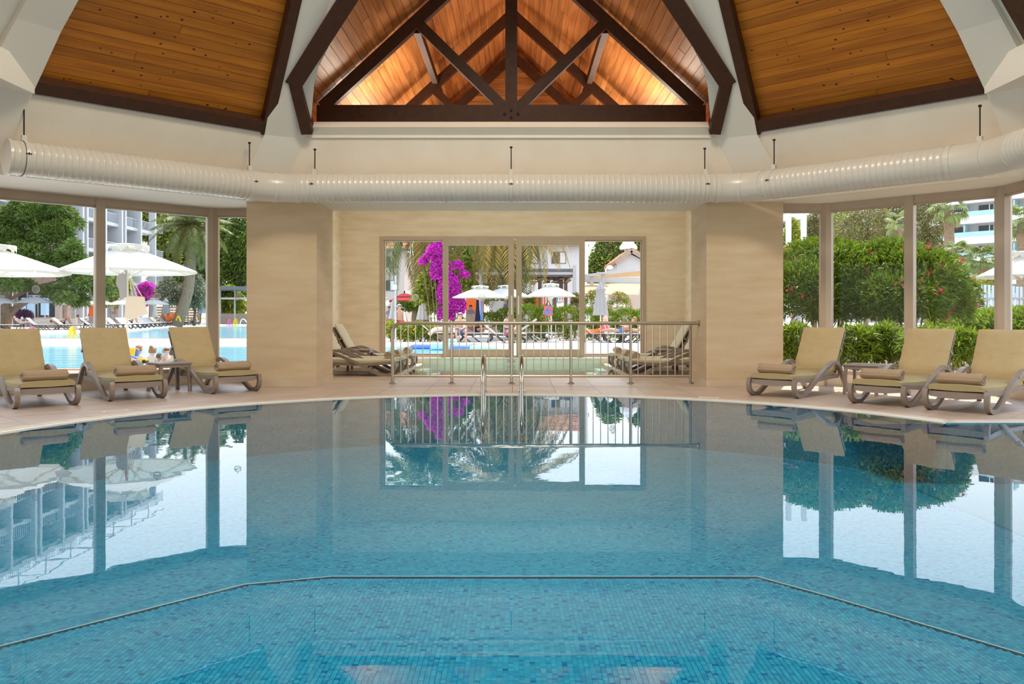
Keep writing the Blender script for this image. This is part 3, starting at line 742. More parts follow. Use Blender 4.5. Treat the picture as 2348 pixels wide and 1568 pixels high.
for px, yt, seg in ((55,242,0),(572,328,0),(722,343,1),(1172,338,1),(1616,341,1),(1775,321,2),(2247,243,2)):
    k = (px-CX)/F
    if seg == 1: q = Vector((X0+k*12.1, 12.1, zD)); ax = Vector((1,0,0))
    elif seg == 0: x, y = onray(px, 1, 15.5); q = Vector((x, y, zD)); ax = Vector((1,1,0)).normalized()
    else: x, y = onray(px, -1, 15.40); q = Vector((x, y, zD)); ax = Vector((1,-1,0)).normalized()
    zt = GZ(yt, q.y)
    hg = empty('hanger', q); hg.parent = d_; hg.location = q-d_.location
    MB().tube([(q.x,q.y,zD+DRD+.05),(q.x,q.y,zt)], .008, 6).build('rod', M['black'], hg)
    MB().tube([(q.x,q.y,zt-.01),(q.x,q.y,zt+.012)], .02, 8).build('rod_anchor', M['black'], hg)
    MB().box((q.x,q.y,zD+DRD+.035),(.055,.055,.07), math.atan2(ax.y,ax.x)).build('lug', M['duct'], hg)
    MB().tube([q-ax*.022, q-ax*.02, q+ax*.02, q+ax*.022], [DRD+.003,DRD+.008,DRD+.008,DRD+.003], 40).build('clamp_band', M['duct'], hg)
    fr_ = Vector((ax.y,-ax.x,0)); 
    if fr_.y > 0: fr_ = -fr_
    b0 = q+fr_*(DRD+.004)+Vector((0,0,.03))
    MB().tube([b0-ax*.03, b0+ax*.03], .007, 6).tube([b0-Vector((0,0,.02)), b0+Vector((0,0,.02))], .006, 6).build('clamp_bolt', M['black'], hg)

# ------------------------------------------------------------------ steel railing before the paddling pool
YR = 12.99; xp = [GX(x, YR) for x in (900,1036,1173,1309,1446,1583)]; zT = GZ(741, YR); zB = GZ(862, YR); xe = GX(1601, YR)
rl = thing('pool_railing', 'brushed steel railing with vertical bars in front of the paddling pool', 'railing', (0, YR, 0))
path = [(xp[0],YR,.012)]+[(xp[0],YR,zT-.16)]+[(xp[0]+.14*(1-math.cos(t)),YR,zT-.14+.14*math.sin(t)) for t in [PI/2*i/6 for i in range(1,7)]]+[(xe,YR,zT)]
smooth_by(MB().tube(path, .027, 12).build('handrail', M['steel'], rl))
MB().tube([(xp[0],YR,zB),(xp[-1],YR,zB)], .020, 8).build('bottom_rail', M['steel'], rl)
MB().lathe([(.055,.0),(.055,.012),(.032,.03)], 14, (xp[0],YR,.001)).build('base_flange', M['steel'], rl)
for i, x in enumerate(xp[1:]):
    MB().tube([(x,YR,.012),(x,YR,zT-.02)], .023, 10).build('post', M['steel'], rl)
    MB().lathe([(.055,.0),(.055,.012),(.032,.03)], 14, (x,YR,.001)).build('base_flange', M['steel'], rl)
for a, b in zip(xp, xp[1:]):
    for k in range(1, 8):
        x = a+(b-a)*(k+(.12 if a == xp[0] else 0))/8.05
        MB().tube([(x,YR,zB+.018),(x,YR,zT-.024)], .0085, 6).build('bar', M['steel'], rl)
m = MB(); m.tube([(xe-.015,YR,zT),(xe+.004,YR,zT)], .045, 14).build('wall_flange', M['steel'], rl)
# ladder grab rails at the pool edge
for px, lab in ((1108,'curved steel grab rail of the pool ladder, seen under the bougainvillea'),(1196,'curved steel grab rail of the pool ladder, in front of the door handles')):
    x = GX(px, 11.2); g_ = thing('grab_rail', lab, 'handrail', (x, 11.4, 0), group='pool ladder grab rails')
    zt = GZ(813, 11.2)-.027
    pth = catmull([(x,11.62,.0),(x,11.62,zt*.6),(x,11.52,zt*.93),(x,11.36,zt),(x,11.20,zt*.95),(x,11.06,zt*.6),(x,11.04,.0),(x,11.04,-.44)], 6)
    smooth_by(MB().tube(pth, .026, 12).build('tube', M['chrome'], g_))
    MB().lathe([(.05,0),(.05,.01),(.03,.025)], 14, (x,11.62,.001)).build('base_flange', M['chrome'], g_)
# depth plates on the deck
def plate(px, py, d, w, lab, rot=0):
    q = P(px, py, d); t = thing('deck_plaque', lab, 'sign', (q.x, q.y, .001), rot)
    MB().box((0,0,.0025),(w,.09,.005)).build('plate', M['sign'], t, world=False)
    m = MB()
    for i in range(9): m.box((-w*.36+i*w*.09,0,.0055),(w*.055,.03,.001))
    m.build('lettering', M['blueink'], t, world=False, kind='stuff'); return t
plate(264,943,1.05*F/219,.26,'small white lettered plaque in the deck before the middle lounger facing the outdoor pool', PI/4)
plate(1626,911.5,1.05*F/187.5,.26,'small white lettered plaque in the deck by the east pier foot', -PI/8)
plate(1018,899,1.05*F/175,.26,'small white lettered plaque at the pool edge before the bougainvillea')
plate(1140,868.5,1.05*F/144.5,.26,'small white lettered plaque under the railing beside the paddling pool')
plate(1010,868.5,1.05*F/144.5,.22,'small white lettered plaque under the railing near its curved end')

# ------------------------------------------------------------------ loungers, towels, side tables
def make_lounger(seat_m, back_m):
    r = empty('sun_lounger')
    prof = catmull([(.22,.235),(.245,.17),(.225,.085),(.15,.032),(.04,.022),(-.06,.05),(-.20,.12),(-.45,.245),(-.70,.355),(-.86,.412),(-.98,.405),(-1.07,.345),(-1.16,.24),(-1.27,.12),(-1.38,.012)], 5)
    seatrail = catmull([(.22,.235),(.10,.228),(-.2,.205),(-.45,.205),(-.8,.22),(-1.10,.225)], 5)
    for sy in (-1, 1):
        s_ = smooth_by(MB().ribbon(prof, .052, .05, sy*.315).build('side_frame', M['resin'], r), 50)
        MB().ribbon(seatrail, .035, .05, sy*.285).build('seat_rail', M['resin'], s_)
        MB().box((.02,sy*.315,.008),(.06,.04,.016)).build('foot', M['black'], s_); MB().box((-1.375,sy*.315,.008),(.05,.04,.016)).build('foot', M['black'], s_)
        MB().ribbon(catmull([(-.98,.41),(-.90,.428),(-.80,.412),(-.66,.352)],5), .062, .02, sy*.317).build('armrest', M['resin'], s_)
    MB().rbox((-.42,0,.215),(1.24,.56,.028),.01).build('seat_deck', M['resin'], r)
    ap = catmull([(.235,-.28),(.25,-.14),(.255,0),(.25,.14),(.235,.28)], 4)
    m = MB()
    for i in range(len(ap)-1):
        (x1,y1,_),(x2,y2,_) = (*ap[i][:2],0), (*ap[i+1][:2],0)
        d1_, d2_ = .055+.02*(1-(y1/.28)**2), .055+.02*(1-(y2/.28)**2)
        m.slab([(x1,y1,.225),(x2,y2,.225),(x2,y2,.225-d2_),(x1,y1,.225-d1_)], (-.03,0,0))
    m.build('front_apron', M['resin'], r)
    hx, hz, ang = -1.02, .285, math.radians(61)
    u = Vector((-math.cos(ang),0,math.sin(ang))); nv_ = Vector((math.sin(ang),0,math.cos(ang)))
    R = Matrix((-u, Vector((0,1,0)), nv_)).transposed()
    c = Vector((hx,0,hz))+u*.32
    bf = MB().rbox(c-nv_*.045,(.64,.56,.03),.012,R).build('backrest_frame', M['resin'], r)
    m = MB()
    for k in range(6): m.box(c-nv_*.064+u*(-.27+k*.105),(.05,.54,.01),R)
    m.build('slat', M['resin'], bf)
    m = MB()
    for sy in (-1,1): m.beam(c-nv_*.06+u*.02+Vector((0,sy*.22,0)), Vector((-1.30,sy*.22,.225)), .03,.02)
    m.build('prop', M['resin'], bf)
    # cushions: seat follows the rail, back leans on the frame
    m = MB(); sp = catmull([(.25,.236),(.12,.236),(-.15,.224),(-.45,.224),(-.8,.234),(-1.0,.250)], 5)
    th = .062; ws = .29; base = []
    for i, p in enumerate(sp):
        w2 = ws-(.012 if i in (0, len(sp)-1) else 0)
        base.append([(p.x, y, p.y+z) for y, z in ((-w2,.006),(-w2,th-.014),(-w2+.02,th),(0,th+.010),(w2-.02,th),(w2,th-.014),(w2,.006),(0,0))])
    vs = [q for b in base for q in b]; fs = []
    for i in range(len(base)-1):
        for k in range(8): fs.append((i*8+k,(i*8+(k+1)%8),((i+1)*8+(k+1)%8),((i+1)*8+k)))
    fs += [tuple(range(7,-1,-1)), tuple(len(vs)-8+k for k in range(8))]
    st = smooth_by(MB().add(vs, fs).build('seat_cushion', seat_m, r), 50)
    m = MB(); vs, fs, nu, nw = [], [], 13, 9
    cc = Vector((hx+.03,0,hz+.005))
    for side in (0, 1):
        for i in range(nu):
            for j in range(nw):
                a, b = i/(nu-1), j/(nw-1); y = (b-.5)*.585
                e = min(1, min(a,1-a)*14)*min(1, min(b,1-b)*10)
                t = .030+.032*e**.5
                wr = .0065*math.sin(a*55+math.sin(b*9)*1.5)*(1-abs(a-.35)) if side else 0
                q = cc+u*(a*.665)+Vector((0,y,0))+nv_*((t+wr) if side else .0)
                vs.append(q)
    for side in (0, 1):
        o_ = side*nu*nw
        for i in range(nu-1):
            for j in range(nw-1):
                f = (o_+i*nw+j,o_+i*nw+j+1,o_+(i+1)*nw+j+1,o_+(i+1)*nw+j); fs.append(f if side else f[::-1])
    rim = [j for j in range(nw)]+[i*nw+nw-1 for i in range(1,nu)]+[(nu-1)*nw+j for j in range(nw-2,-1,-1)]+[i*nw for i in range(nu-2,0,-1)]
    o_ = nu*nw
    for k in range(len(rim)): a, b = rim[k], rim[(k+1)%len(rim)]; fs.append((a,b,b+o_,a+o_))
    bc = smooth_by(m.add(vs, fs).build('back_cushion', back_m, r), 45)
    m = MB(); s0 = cc+u*.36
    m.box(s0-nv_*.03,(.03,.60,.085),R); m.build('strap', M['resin'], bc)
    return r
def make_towel(mt):
    r = empty('rolled_towel'); n = 70; L = .47; vs, fs = [], []
    sp = [(.012+.052*(t/n)**.8, t/n*2*PI*3.6) for t in range(n+1)]
    rows = 9
    for j in range(rows):
        x = -L/2+L*j/(rows-1); ed = .004 if j in (0, rows-1) else 0
        for k, (q, a) in enumerate(sp):
            wob = 1+.03*math.sin(j*1.7+a*.5)
            vs.append((x+(.006*math.sin(k*.9) if j in (0,rows-1) else 0), q*wob*math.cos(-a+.6)*1.12, .062+q*wob*math.sin(-a+.6)))
    for j in range(rows-1):
        for k in range(n): fs.append((j*(n+1)+k, j*(n+1)+k+1, (j+1)*(n+1)+k+1, (j+1)*(n+1)+k))
    o = MB().add(vs, fs).build('roll', mt, r, smooth=True)
    sm = o.modifiers.new('thickness', 'SOLIDIFY'); sm.thickness = .0105; sm.offset = 0
    m = MB()
    for sx in (-1,1): m.lathe([(.001,0),(.058,.0),(.058,.01)], 18)
    m = MB().tube([(-L/2+.02,0,.062),(L/2-.02,0,.062)], .05, 18).build('core', mt, r)
    return r
lp = make_lounger(M['cushseat'], M['cush']); index_children(lp)
tp = make_towel(M['towel']); index_children(tp)
tpw = make_towel(M['towelw']); index_children(tpw)
used = set()
def put(proto, name, loc, rz, label, cat, group, extra=None):
    if proto.name in used: o = copy_tree(proto)
    else: o = proto; used.add(proto.name)
    o.name = name; o.location = loc; o.rotation_euler = (0,0,rz); tag(o, label, cat, group); return o
G1 = 'taupe sun loungers with khaki cushions'
def lounger(x, y, bx, by, label, tlabel, tw=tp, du=.0, dv=0.0, trot=0.0):
    rz = math.atan2(-by, -bx)                                 # local +x points to the foot end
    o = put(lp, 'sun_lounger', (x, y, 0), rz, label, 'lounger', G1)
    c, s_ = math.cos(rz), math.sin(rz); lx, ly = .09+du, dv
    if tw is tpw:                                             # same cushions, with door light put into a paler colour
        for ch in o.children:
            if 'cushion' in ch.name: ch.material_slots[0].link = 'OBJECT'; ch.material_slots[0].material = M['cush_doorlight']
    t = put(tw, 'rolled_towel', (x+lx*c-ly*s_, y+lx*s_+ly*c, .303), rz+PI/2+trot, tlabel, 'towel', 'rolled towels on the loungers'); return o
lounger(-5.445,9.81,-.69,.72,'khaki cushioned lounger cut by the frame edge, before the outdoor pool windows','rolled beige towel on the lounger cut by the frame edge')
lounger(-4.775,10.655,-.66,.75,'khaki cushioned lounger between window mullion and small table, middle of its row','rolled beige towel on the lounger between mullion and small table')
lounger(-3.88,11.62,-.71,.70,'khaki cushioned lounger beside the west travertine pier, with the corner post behind','rolled beige towel on the lounger touching the west pier')
lounger(3.525,11.0,.70,.71,'khaki cushioned lounger with a sunlit patch, in front of the east travertine pier','rolled beige towel on the lounger by the east pier, its roll overlapping pier stone')
lounger(4.46,9.985,.74,.67,'khaki cushioned lounger in front of the oleander bush, middle of its row of three','rolled beige towel on the middle lounger before the oleander bush')
lounger(5.01,9.27,.74,.67,'khaki cushioned lounger before the white picket fence, last of its row','rolled beige towel on the lounger before the picket fence')
AL = [14.93, 15.72, 16.95]; nm_ = ['nearest the railing', 'second from the railing', 'farthest, by the glass door']
for i, y in enumerate(AL):
    lounger(-2.28+.03*i, y, -1, 0, 'cream topped lounger inside the alcove against the west wall, '+nm_[i], 'rolled cream towel on the west alcove lounger '+nm_[i], tpw, .02, 0, 0)
    lounger(2.28-.03*i, y, 1, 0, 'cream topped lounger inside the alcove against the east wall, '+nm_[i], 'rolled cream towel on the east alcove lounger '+nm_[i], tpw, .02, 0, 0)
def make_table():
    r = empty('side_table'); MB().rbox((0,0,.39),(.46,.46,.03),.012).build('table_top', M['resin'], r)
    MB().box((0,.205,.36),(.42,.02,.04)).box((0,-.205,.36),(.42,.02,.04)).box((.205,0,.36),(.02,.42,.04)).box((-.205,0,.36),(.02,.42,.04)).build('apron', M['resin'], r)
    for sx in (-1,1):
        for sy in (-1,1): MB().beam((sx*.205,sy*.205,0),(sx*.19,sy*.19,.375),.045,.035,(0,1,0)).build('leg', M['resin'], r)
    return r
tb = make_table(); index_children(tb); G2 = 'taupe side tables between loungers'
put(tb, 'side_table', (-4.76,11.73,0), PI/4, 'taupe square side table beside the pier-side lounger, children in the pool behind it', 'table', G2)
put(tb, 'side_table', (4.76,11.30,0), PI/4+.1, 'taupe square side table in front of the oleander shrubs', 'table', G2)
put(tb, 'side_table', (-2.95,16.33,0), 0, 'taupe side table between the alcove loungers, west wall', 'table', G2)
put(tb, 'side_table', (2.95,16.33,0), 0, 'taupe side table between the alcove loungers, east wall', 'table', G2)
# ------------------------------------------------------------------ outside: ground and pools
def leafmat(name, col, tr=.35, rough=.5):
    return mat(name, col, rough, .3, translucent=tr, attr='tint')
M['pave'] = mat('pale sunlit paving', (.60,.53,.46), .8, .2, var=((.66,.59,.53), .8, 4, .3, .7))
M['soil'] = mat('dry garden soil', (.16,.11,.07), .9, .1, var=((.26,.19,.12), 3, 5, .3, .7))
M['lawn'] = mat('grass', (.10,.19,.03), .9, .1, var=((.16,.26,.05), 2, 5, .3, .7))
M['opool'] = mat('outdoor pool water', (.17,.49,.60), .10, .5, var=((.28,.60,.70), 1.0, 4, .35, .65), scale=(.35,1.6,1), bump=(.9,.35,.10))
M['terra'] = mat('terracotta rim', (.52,.25,.16), .8, .2)
M['umb'] = mat('white parasol canvas', (.66,.63,.57), .8, .1, translucent=.25)
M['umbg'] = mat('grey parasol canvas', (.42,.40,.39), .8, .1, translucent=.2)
M['umbb'] = mat('beige folded canvas', (.56,.50,.43), .9, .1)
M['umbr'] = mat('crimson parasol canvas', (.42,.05,.06), .8, .1, translucent=.2)
M['pole'] = mat('cream parasol pole', (.78,.73,.66), .5, .4)
M['facade'] = mat('white render', (.52,.51,.51), .8, .2, var=((.47,.46,.46), .3, 3, .3, .7))
M['facade2'] = mat('pinkish cream render', (.47,.385,.33), .8, .2)
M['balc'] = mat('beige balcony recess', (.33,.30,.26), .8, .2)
M['shade'] = mat('grey fin', (.50,.49,.50), .8, .2)
M['railw'] = mat('pale metal balusters', (.50,.52,.56), .5, .4)
M['bglass'] = mat('aqua balcony glass', (.30,.48,.48), .15, .6)
M['win'] = mat('dark window pane', (.05,.055,.06), .4, .3)
M['curtain'] = mat('pale curtain', (.55,.52,.48), .9, .1)
M['roofc'] = mat('terracotta roof tile', (.42,.18,.10), .8, .2, rnd=.15)
M['bark'] = mat('rough bark', (.17,.115,.075), .9, .1, var=((.28,.20,.14), 3, 5, .3, .7), scale=(3,3,.8), bump=(8,.6,.05))
M['palmbark'] = mat('palm bark', (.20,.135,.085), .9, .1, var=((.31,.22,.15), 5, 5, .3, .7), scale=(1,1,3), bump=(10,.6,.05))
M['leaf_ol'] = leafmat('oleander leaf', (.15,.215,.014)); M['leaf_lime'] = leafmat('bright shrub leaf', (.24,.32,.03), .4)
M['leaf_pine'] = leafmat('pine needles', (.13,.185,.03), .3); M['leaf_dk'] = leafmat('dark tree leaf', (.09,.13,.03), .25)
M['leaf_euc'] = leafmat('olive brown tree leaf', (.22,.20,.07), .3); M['leaf_gold'] = leafmat('yellow green leaf', (.33,.35,.05), .35)
M['leaf_silver'] = leafmat('silver olive leaf', (.28,.29,.18), .25); M['leaf_palm'] = leafmat('palm leaflet', (.17,.18,.05), .3)
M['leaf_fan'] = leafmat('fan palm leaf', (.19,.23,.07), .3); M['leaf_dry'] = leafmat('golden dry palm leaflet', (.38,.26,.06), .3)
M['mag'] = leafmat('magenta bract', (.70,.055,.55), .35); M['pink'] = leafmat('pink oleander flower', (.72,.10,.17), .3); M['red'] = leafmat('red oleander flower', (.65,.03,.08), .3)
M['purple'] = leafmat('purple leaf', (.14,.03,.12), .25)
M['skin'] = mat('skin', (.55,.30,.20), .6, .3); M['skin2'] = mat('sun tanned skin', (.42,.21,.13), .6, .3); M['skin3'] = mat('fair skin', (.68,.43,.33), .6, .3)
M['hairb'] = mat('brown hair', (.12,.055,.025), .6, .3); M['hairf'] = mat('auburn hair', (.30,.13,.05), .6, .3); M['hairg'] = mat('grey hair', (.45,.42,.40), .6, .3)
M['navy'] = mat('navy cloth', (.02,.025,.07), .9, .1); M['denim'] = mat('blue cloth', (.14,.22,.42), .9, .1); M['redc'] = mat('red cloth', (.52,.04,.04), .9, .1); M['orange'] = mat('orange cloth', (.80,.16,.03), .8, .2)
M['yellow'] = mat('yellow plastic', (.85,.50,.02), .5, .4); M['pinkp'] = mat('pink plastic', (.80,.15,.30), .5, .4); M['bluep'] = mat('blue inflatable', (.12,.20,.62), .3, .5); M['lblue'] = mat('pale blue inflatable', (.42,.62,.85), .3, .5); M['mint'] = mat('mint inflatable', (.45,.80,.66), .3, .5)
M['darkmetal'] = mat('grey pergola metal', (.16,.15,.155), .6, .3); M['greymetal'] = mat('light grey steel', (.45,.44,.44), .5, .4)
M['awning'] = mat('straw coloured awning', (.50,.33,.16), .9, .1, var=((.58,.42,.24), 8, 4, .3, .7)); M['plank_f'] = mat('brown slat', (.30,.18,.10), .7, .2, rnd=.2)
M['sling'] = mat('grey beige sling fabric', (.56,.50,.44), .9, .1); M['frame'] = mat('dark lounger frame', (.06,.05,.045), .5, .3)
M['picket'] = mat('pale blue picket paint', (.62,.72,.80), .6, .3); M['stone'] = mat('brown stone wall', (.32,.22,.16), .9, .1, var=((.42,.31,.24), 4, 4, .3, .7))
def ground(name, poly, z, m, label): 
    return struct(MB().add([(x,y,z) for x,y in poly], [tuple(range(len(poly)))]).build(name, m), label)
ground('ground', [(-60,-5),(-7.45,-5),(-7.45,10.85),(-4.85,13.45),(-4.0,13.45),(-4.0,18.85),(4.0,18.85),(4.0,13.45),(4.85,12.9),(6.62,11.1),(6.62,-5),(8,-5),(8,21.8),(.05,21.8),(-3.6,21.5),(-5,16.7),(-60,16.7)], -.02, M['pave'], 'pale paving round the outdoor pool')
ground('ground_garden', [(4.1,13.2),(4.95,12.95),(6.7,11.15),(6.7,-5),(60,-5),(60,30),(8,30),(4.1,20)], -.005, M['soil'], 'soil of the planting bed outside the window')
ground('ground_terrace', [(.05,21.8),(8,21.8),(60,29),(90,210),(-9,210),(-9,39.7),(-70,39.7),(-70,31.7),(-.9,31)], -.02, M['pave'], 'pale terrace beyond the outdoor pool')
ground('ground_far', [(-70,45),(-40,48),(-29.6,52),(-27.5,58.6),(-32,75),(-34,92),(-9,100),(-9,210),(-140,210),(-140,45)], .10, M['pave'], 'pale sunbathing terrace on the far side of the pool')
ground('ground_hill', [(-140,205),(120,205),(120,420),(-140,420)], .2, M['lawn'], 'green ground far off')
op = thing('outdoor_pool', 'large turquoise outdoor swimming pool beyond the windows', 'pool', (-20,25,-.2))
MB().add([(x,y,-.06) for x,y in [(-60,16.7),(-5,16.7),(-3.6,21.5),(.05,21.8),(-.9,31),(-60,31.7)]], [(0,1,2,3,4,5)]).build('near_water', M['opool'], op)
MB().add([(x,y,-.05) for x,y in [(-70,39.7),(-9,39.7),(-9,100),(-34,92),(-32,75),(-27.5,58.6),(-29.6,52),(-40,48),(-70,45)]], [tuple(range(9))]).build('far_water', M['opool'], op)
MB().b2((-60,39.45,-.04),(-9,39.7,.0)).build('rim', M['terra'], op)
MB().b2((-60,16.45,-.06),(-5,16.7,.01)).build('rim', M['terra'], op)
MB().add([(x,y,-.3) for x,y in [(-60,16.7),(-5,16.7),(-3.6,21.5),(.05,21.8),(-.9,31),(-60,31.7)]], [(0,1,2,3,4,5)]).build('basin', M['mosaic_flat'], op)

# ------------------------------------------------------------------ plants
def leaves(name, m, pos, dirs, L, Wd, parent, tint=.28, kind='stuff', curl=.25):
    n = len(pos); d = dirs/np.linalg.norm(dirs, axis=1, keepdims=True)
    r = rng.normal(size=(n,3)); sdv = np.cross(d, r); sdv /= np.linalg.norm(sdv, axis=1, keepdims=True)+1e-9
    L = (L*rng.uniform(.6,1.25,n))[:,None]; Wd = Wd*np.ones((n,1))
    drop = np.zeros((n,3)); drop[:,2] = -curl
    co = np.stack([pos, pos+d*L*.5+sdv*Wd*.5, pos+(d+drop)*L, pos+d*L*.5-sdv*Wd*.5], 1)
    t = np.clip(1+rng.normal(size=(n,1))*tint, .35, 1.9)*np.array([[1,1,1]])
    t[:,0] *= 1+rng.normal(size=n)*.12
    me = quads(name, co, np.clip(t,.2,2)); me.materials.append(m)
    return link(name, me, parent, True, kind)
def blob_pts(blobs, n, shell=.55, low=-.6):
    b = np.array(blobs, float); w_ = (b[:,3]*b[:,4]+b[:,4]*b[:,5]+b[:,3]*b[:,5]); idx = rng.choice(len(b), n, p=w_/w_.sum())
    v = rng.normal(size=(n,3)); v /= np.linalg.norm(v, axis=1, keepdims=True)
    v[:,2] = np.where(v[:,2] < low, -v[:,2], v[:,2])
    rad = rng.uniform(shell, 1.0, n)[:,None]**.6
    return b[idx,:3]+v*rad*b[idx,3:6], v
def bush(name, label, cat, base, blobs, n, L, Wd, m, up=.5, flowers=None, stems=8, group=None, stem_r=.02, cl=1, rand=.5):
    r = thing(name, label, cat, base, group=group)
    if cl > 1:                                                # leaves in tufts
        p, v = blob_pts(blobs, n//cl); p = np.repeat(p, cl, 0); v = np.repeat(v, cl, 0)
    else: p, v = blob_pts(blobs, n)
    d = v*.7+np.array([0,0,up])+rng.normal(size=p.shape)*rand
    leaves('foliage', m, p, d, L, Wd, r)
    if flowers:
        for fm, k, fr in flowers:
            q, v = blob_pts(blobs, k, .97); nn_ = 9
            q = np.repeat(q, nn_, 0)+rng.normal(size=(k*nn_,3))*fr; v = np.repeat(v, nn_, 0)
            leaves('flowers', fm, q, v+rng.normal(size=q.shape)*.9, fr*1.3, fr*1.1, r, .2)
    bs = Vector(base)
    for i in range(stems):
        b_ = blobs[i % len(blobs)]; e = Vector((b_[0]+random.uniform(-.4,.4)*b_[3], b_[1]+random.uniform(-.4,.4)*b_[4], b_[2]+b_[5]*.2))
        s0 = bs+Vector((random.uniform(-.3,.3)*b_[3]*.6+(e.x-bs.x)*.5, random.uniform(-.2,.2)*b_[4]+(e.y-bs.y)*.5, 0))
        MB().tube([s0, s0.lerp(e,.5)+Vector((random.uniform(-.05,.05),0,.03)), e], [stem_r, stem_r*.8, stem_r*.4], 5).build('stem', M['bark'], r)
    return r
def tree(name, label, base, blobs, n, L, Wd, m, trunk_r=.2, group=None, up=.3, branches=5, m2=None):
    r = thing(name, label, 'tree', base, group=group); b0 = Vector(base)
    p, v = blob_pts(blobs, n, .5, -.9); d = v*.6+np.array([0,0,up])+rng.normal(size=p.shape)*.6
    if m2:
        k = n//2; leaves('foliage', m, p[:k], d[:k], L, Wd, r); leaves('foliage', m2, p[k:], d[k:], L, Wd, r)
    else: leaves('foliage', m, p, d, L, Wd, r)
    cz = np.mean([b[2] for b in blobs]); cx_ = np.mean([b[0] for b in blobs]); cy_ = np.mean([b[1] for b in blobs])
    top = Vector((cx_, cy_, cz))
    MB().tube([b0, b0.lerp(top,.4)+Vector((trunk_r*.4,0,0)), top], [trunk_r, trunk_r*.75, trunk_r*.4], 9).build('trunk', M['bark'], r, True)
    for i in range(min(branches, len(blobs))):
        b_ = blobs[i]; MB().tube([b0.lerp(top,.45), b0.lerp(top,.7).lerp(Vector(b_[:3]),.6), Vector(b_[:3])], [trunk_r*.45,trunk_r*.3,trunk_r*.12], 6).build('branch', M['bark'], r, True)
    return r
def pb(x, y, d, rx, ry, dr=None):                             # foliage blob: photo centre, photo radii at depth d
    c = P(x, y, d); return (c.x, c.y, c.z, rx*d/F, (dr if dr else rx*d/F), ry*d/F)
def frond_mesh(L, droop, nl, lw, ll, m, seedv):
    rg = np.random.default_rng(seedv); pts = []; 
    for i in range(nl+1):
        t = i/nl; pts.append((L*(t-.18*droop*t*t), 0, L*(.42*t-droop*t*t*.95)))
    pts = np.array(pts); co = []
    for i in range(2, nl+1):
        p = pts[i]; tg = pts[i]-pts[i-1]; tg = tg/np.linalg.norm(tg); l = ll*math.sin(PI*min(1,.12+.86*i/nl))**.6
        for sy in (-1,1):
            d = tg*.62+np.array([0,sy*.75,-.12-.28*rg.random()]); d /= np.linalg.norm(d); w_ = tg*lw
            e = p+d*l*rg.uniform(.85,1.1)+np.array([0,0,-.10*l]); mid = p+d*l*.5
            co.append([p, mid+w_*.5, e, mid-w_*.5])
    co = np.array(co); t = np.clip(1+rg.normal(size=(len(co),1))*.2,.5,1.6)*np.ones((1,3))
    me = quads('frond', co, t); me.materials.append(m)
    bm = bmesh.new(); bm.from_mesh(me)                        # rachis
    lay = bm.verts.layers.float_color.get('tint')
    vs = []
    for i in range(0, nl+1, 2):
        r = .03*L/3*(1-.8*i/nl); vs.append([bm.verts.new(pts[i]+np.array(o)*r) for o in ((0,1,0),(0,-.5,.8),(0,-.5,-.8))])
    for a, b in zip(vs, vs[1:]):
        for k in range(3): bm.faces.new((a[k],a[(k+1)%3],b[(k+1)%3],b[k]))
    if lay:
        for q in vs:
            for v in q: v[lay] = (1,1,1,1)
    bm.to_mesh(me); bm.free(); return me
def date_palm(label, base, top, L, nf, r0, droop=(.5,1.15), fruit=0, group=None, mats=('leaf_palm','leaf_dry'), lean=0):
    r = thing('date_palm', label, 'palm tree', base, group=group); b0, t0 = Vector(base), Vector(top)
    pts = catmull([b0, b0.lerp(t0,.35)+Vector((lean,0,0)), b0.lerp(t0,.7)+Vector((lean*.6,0,0)), t0], 7)
    MB().tube(pts, [r0*(1.15-.25*i/len(pts)+(.06 if i % 2 else 0)) for i in range(len(pts))], 12).build('trunk', M['palmbark'], r)
    ms = [frond_mesh(L, droop[0]+(droop[1]-droop[0])*k/3, 58, .06*L/3, .24*L, M[mats[0 if k < 3 else 1]], k) for k in range(4)]
    for i in range(nf):
        k = min(3, int(4*(i/nf)**1.1)); o = bpy.data.objects.new('frond', ms[k]); COL.objects.link(o); o.parent = r
        o.location = t0-b0+Vector((0,0,.0)); pitch = math.radians(48-95*(i/nf)+random.uniform(-8,8))
        o.rotation_euler = (random.uniform(-.25,.25), -pitch, i*2.39996+random.uniform(-.2,.2))
    for i in range(fruit):
        a = 2*PI*i/fruit; c = t0+Vector((math.cos(a)*L*.16, math.sin(a)*L*.16, -.05*L-random.random()*.12*L))
        p = np.array(c)+rng.normal(size=(160,3))*np.array([.07,.07,.10])*L*.8
        leaves('fruit_cluster', M['orangeleaf'], p, rng.normal(size=p.shape), .03*L, .02*L, r)
    return r
M['orangeleaf'] = leafmat('orange date cluster', (.85,.30,.03), .2)
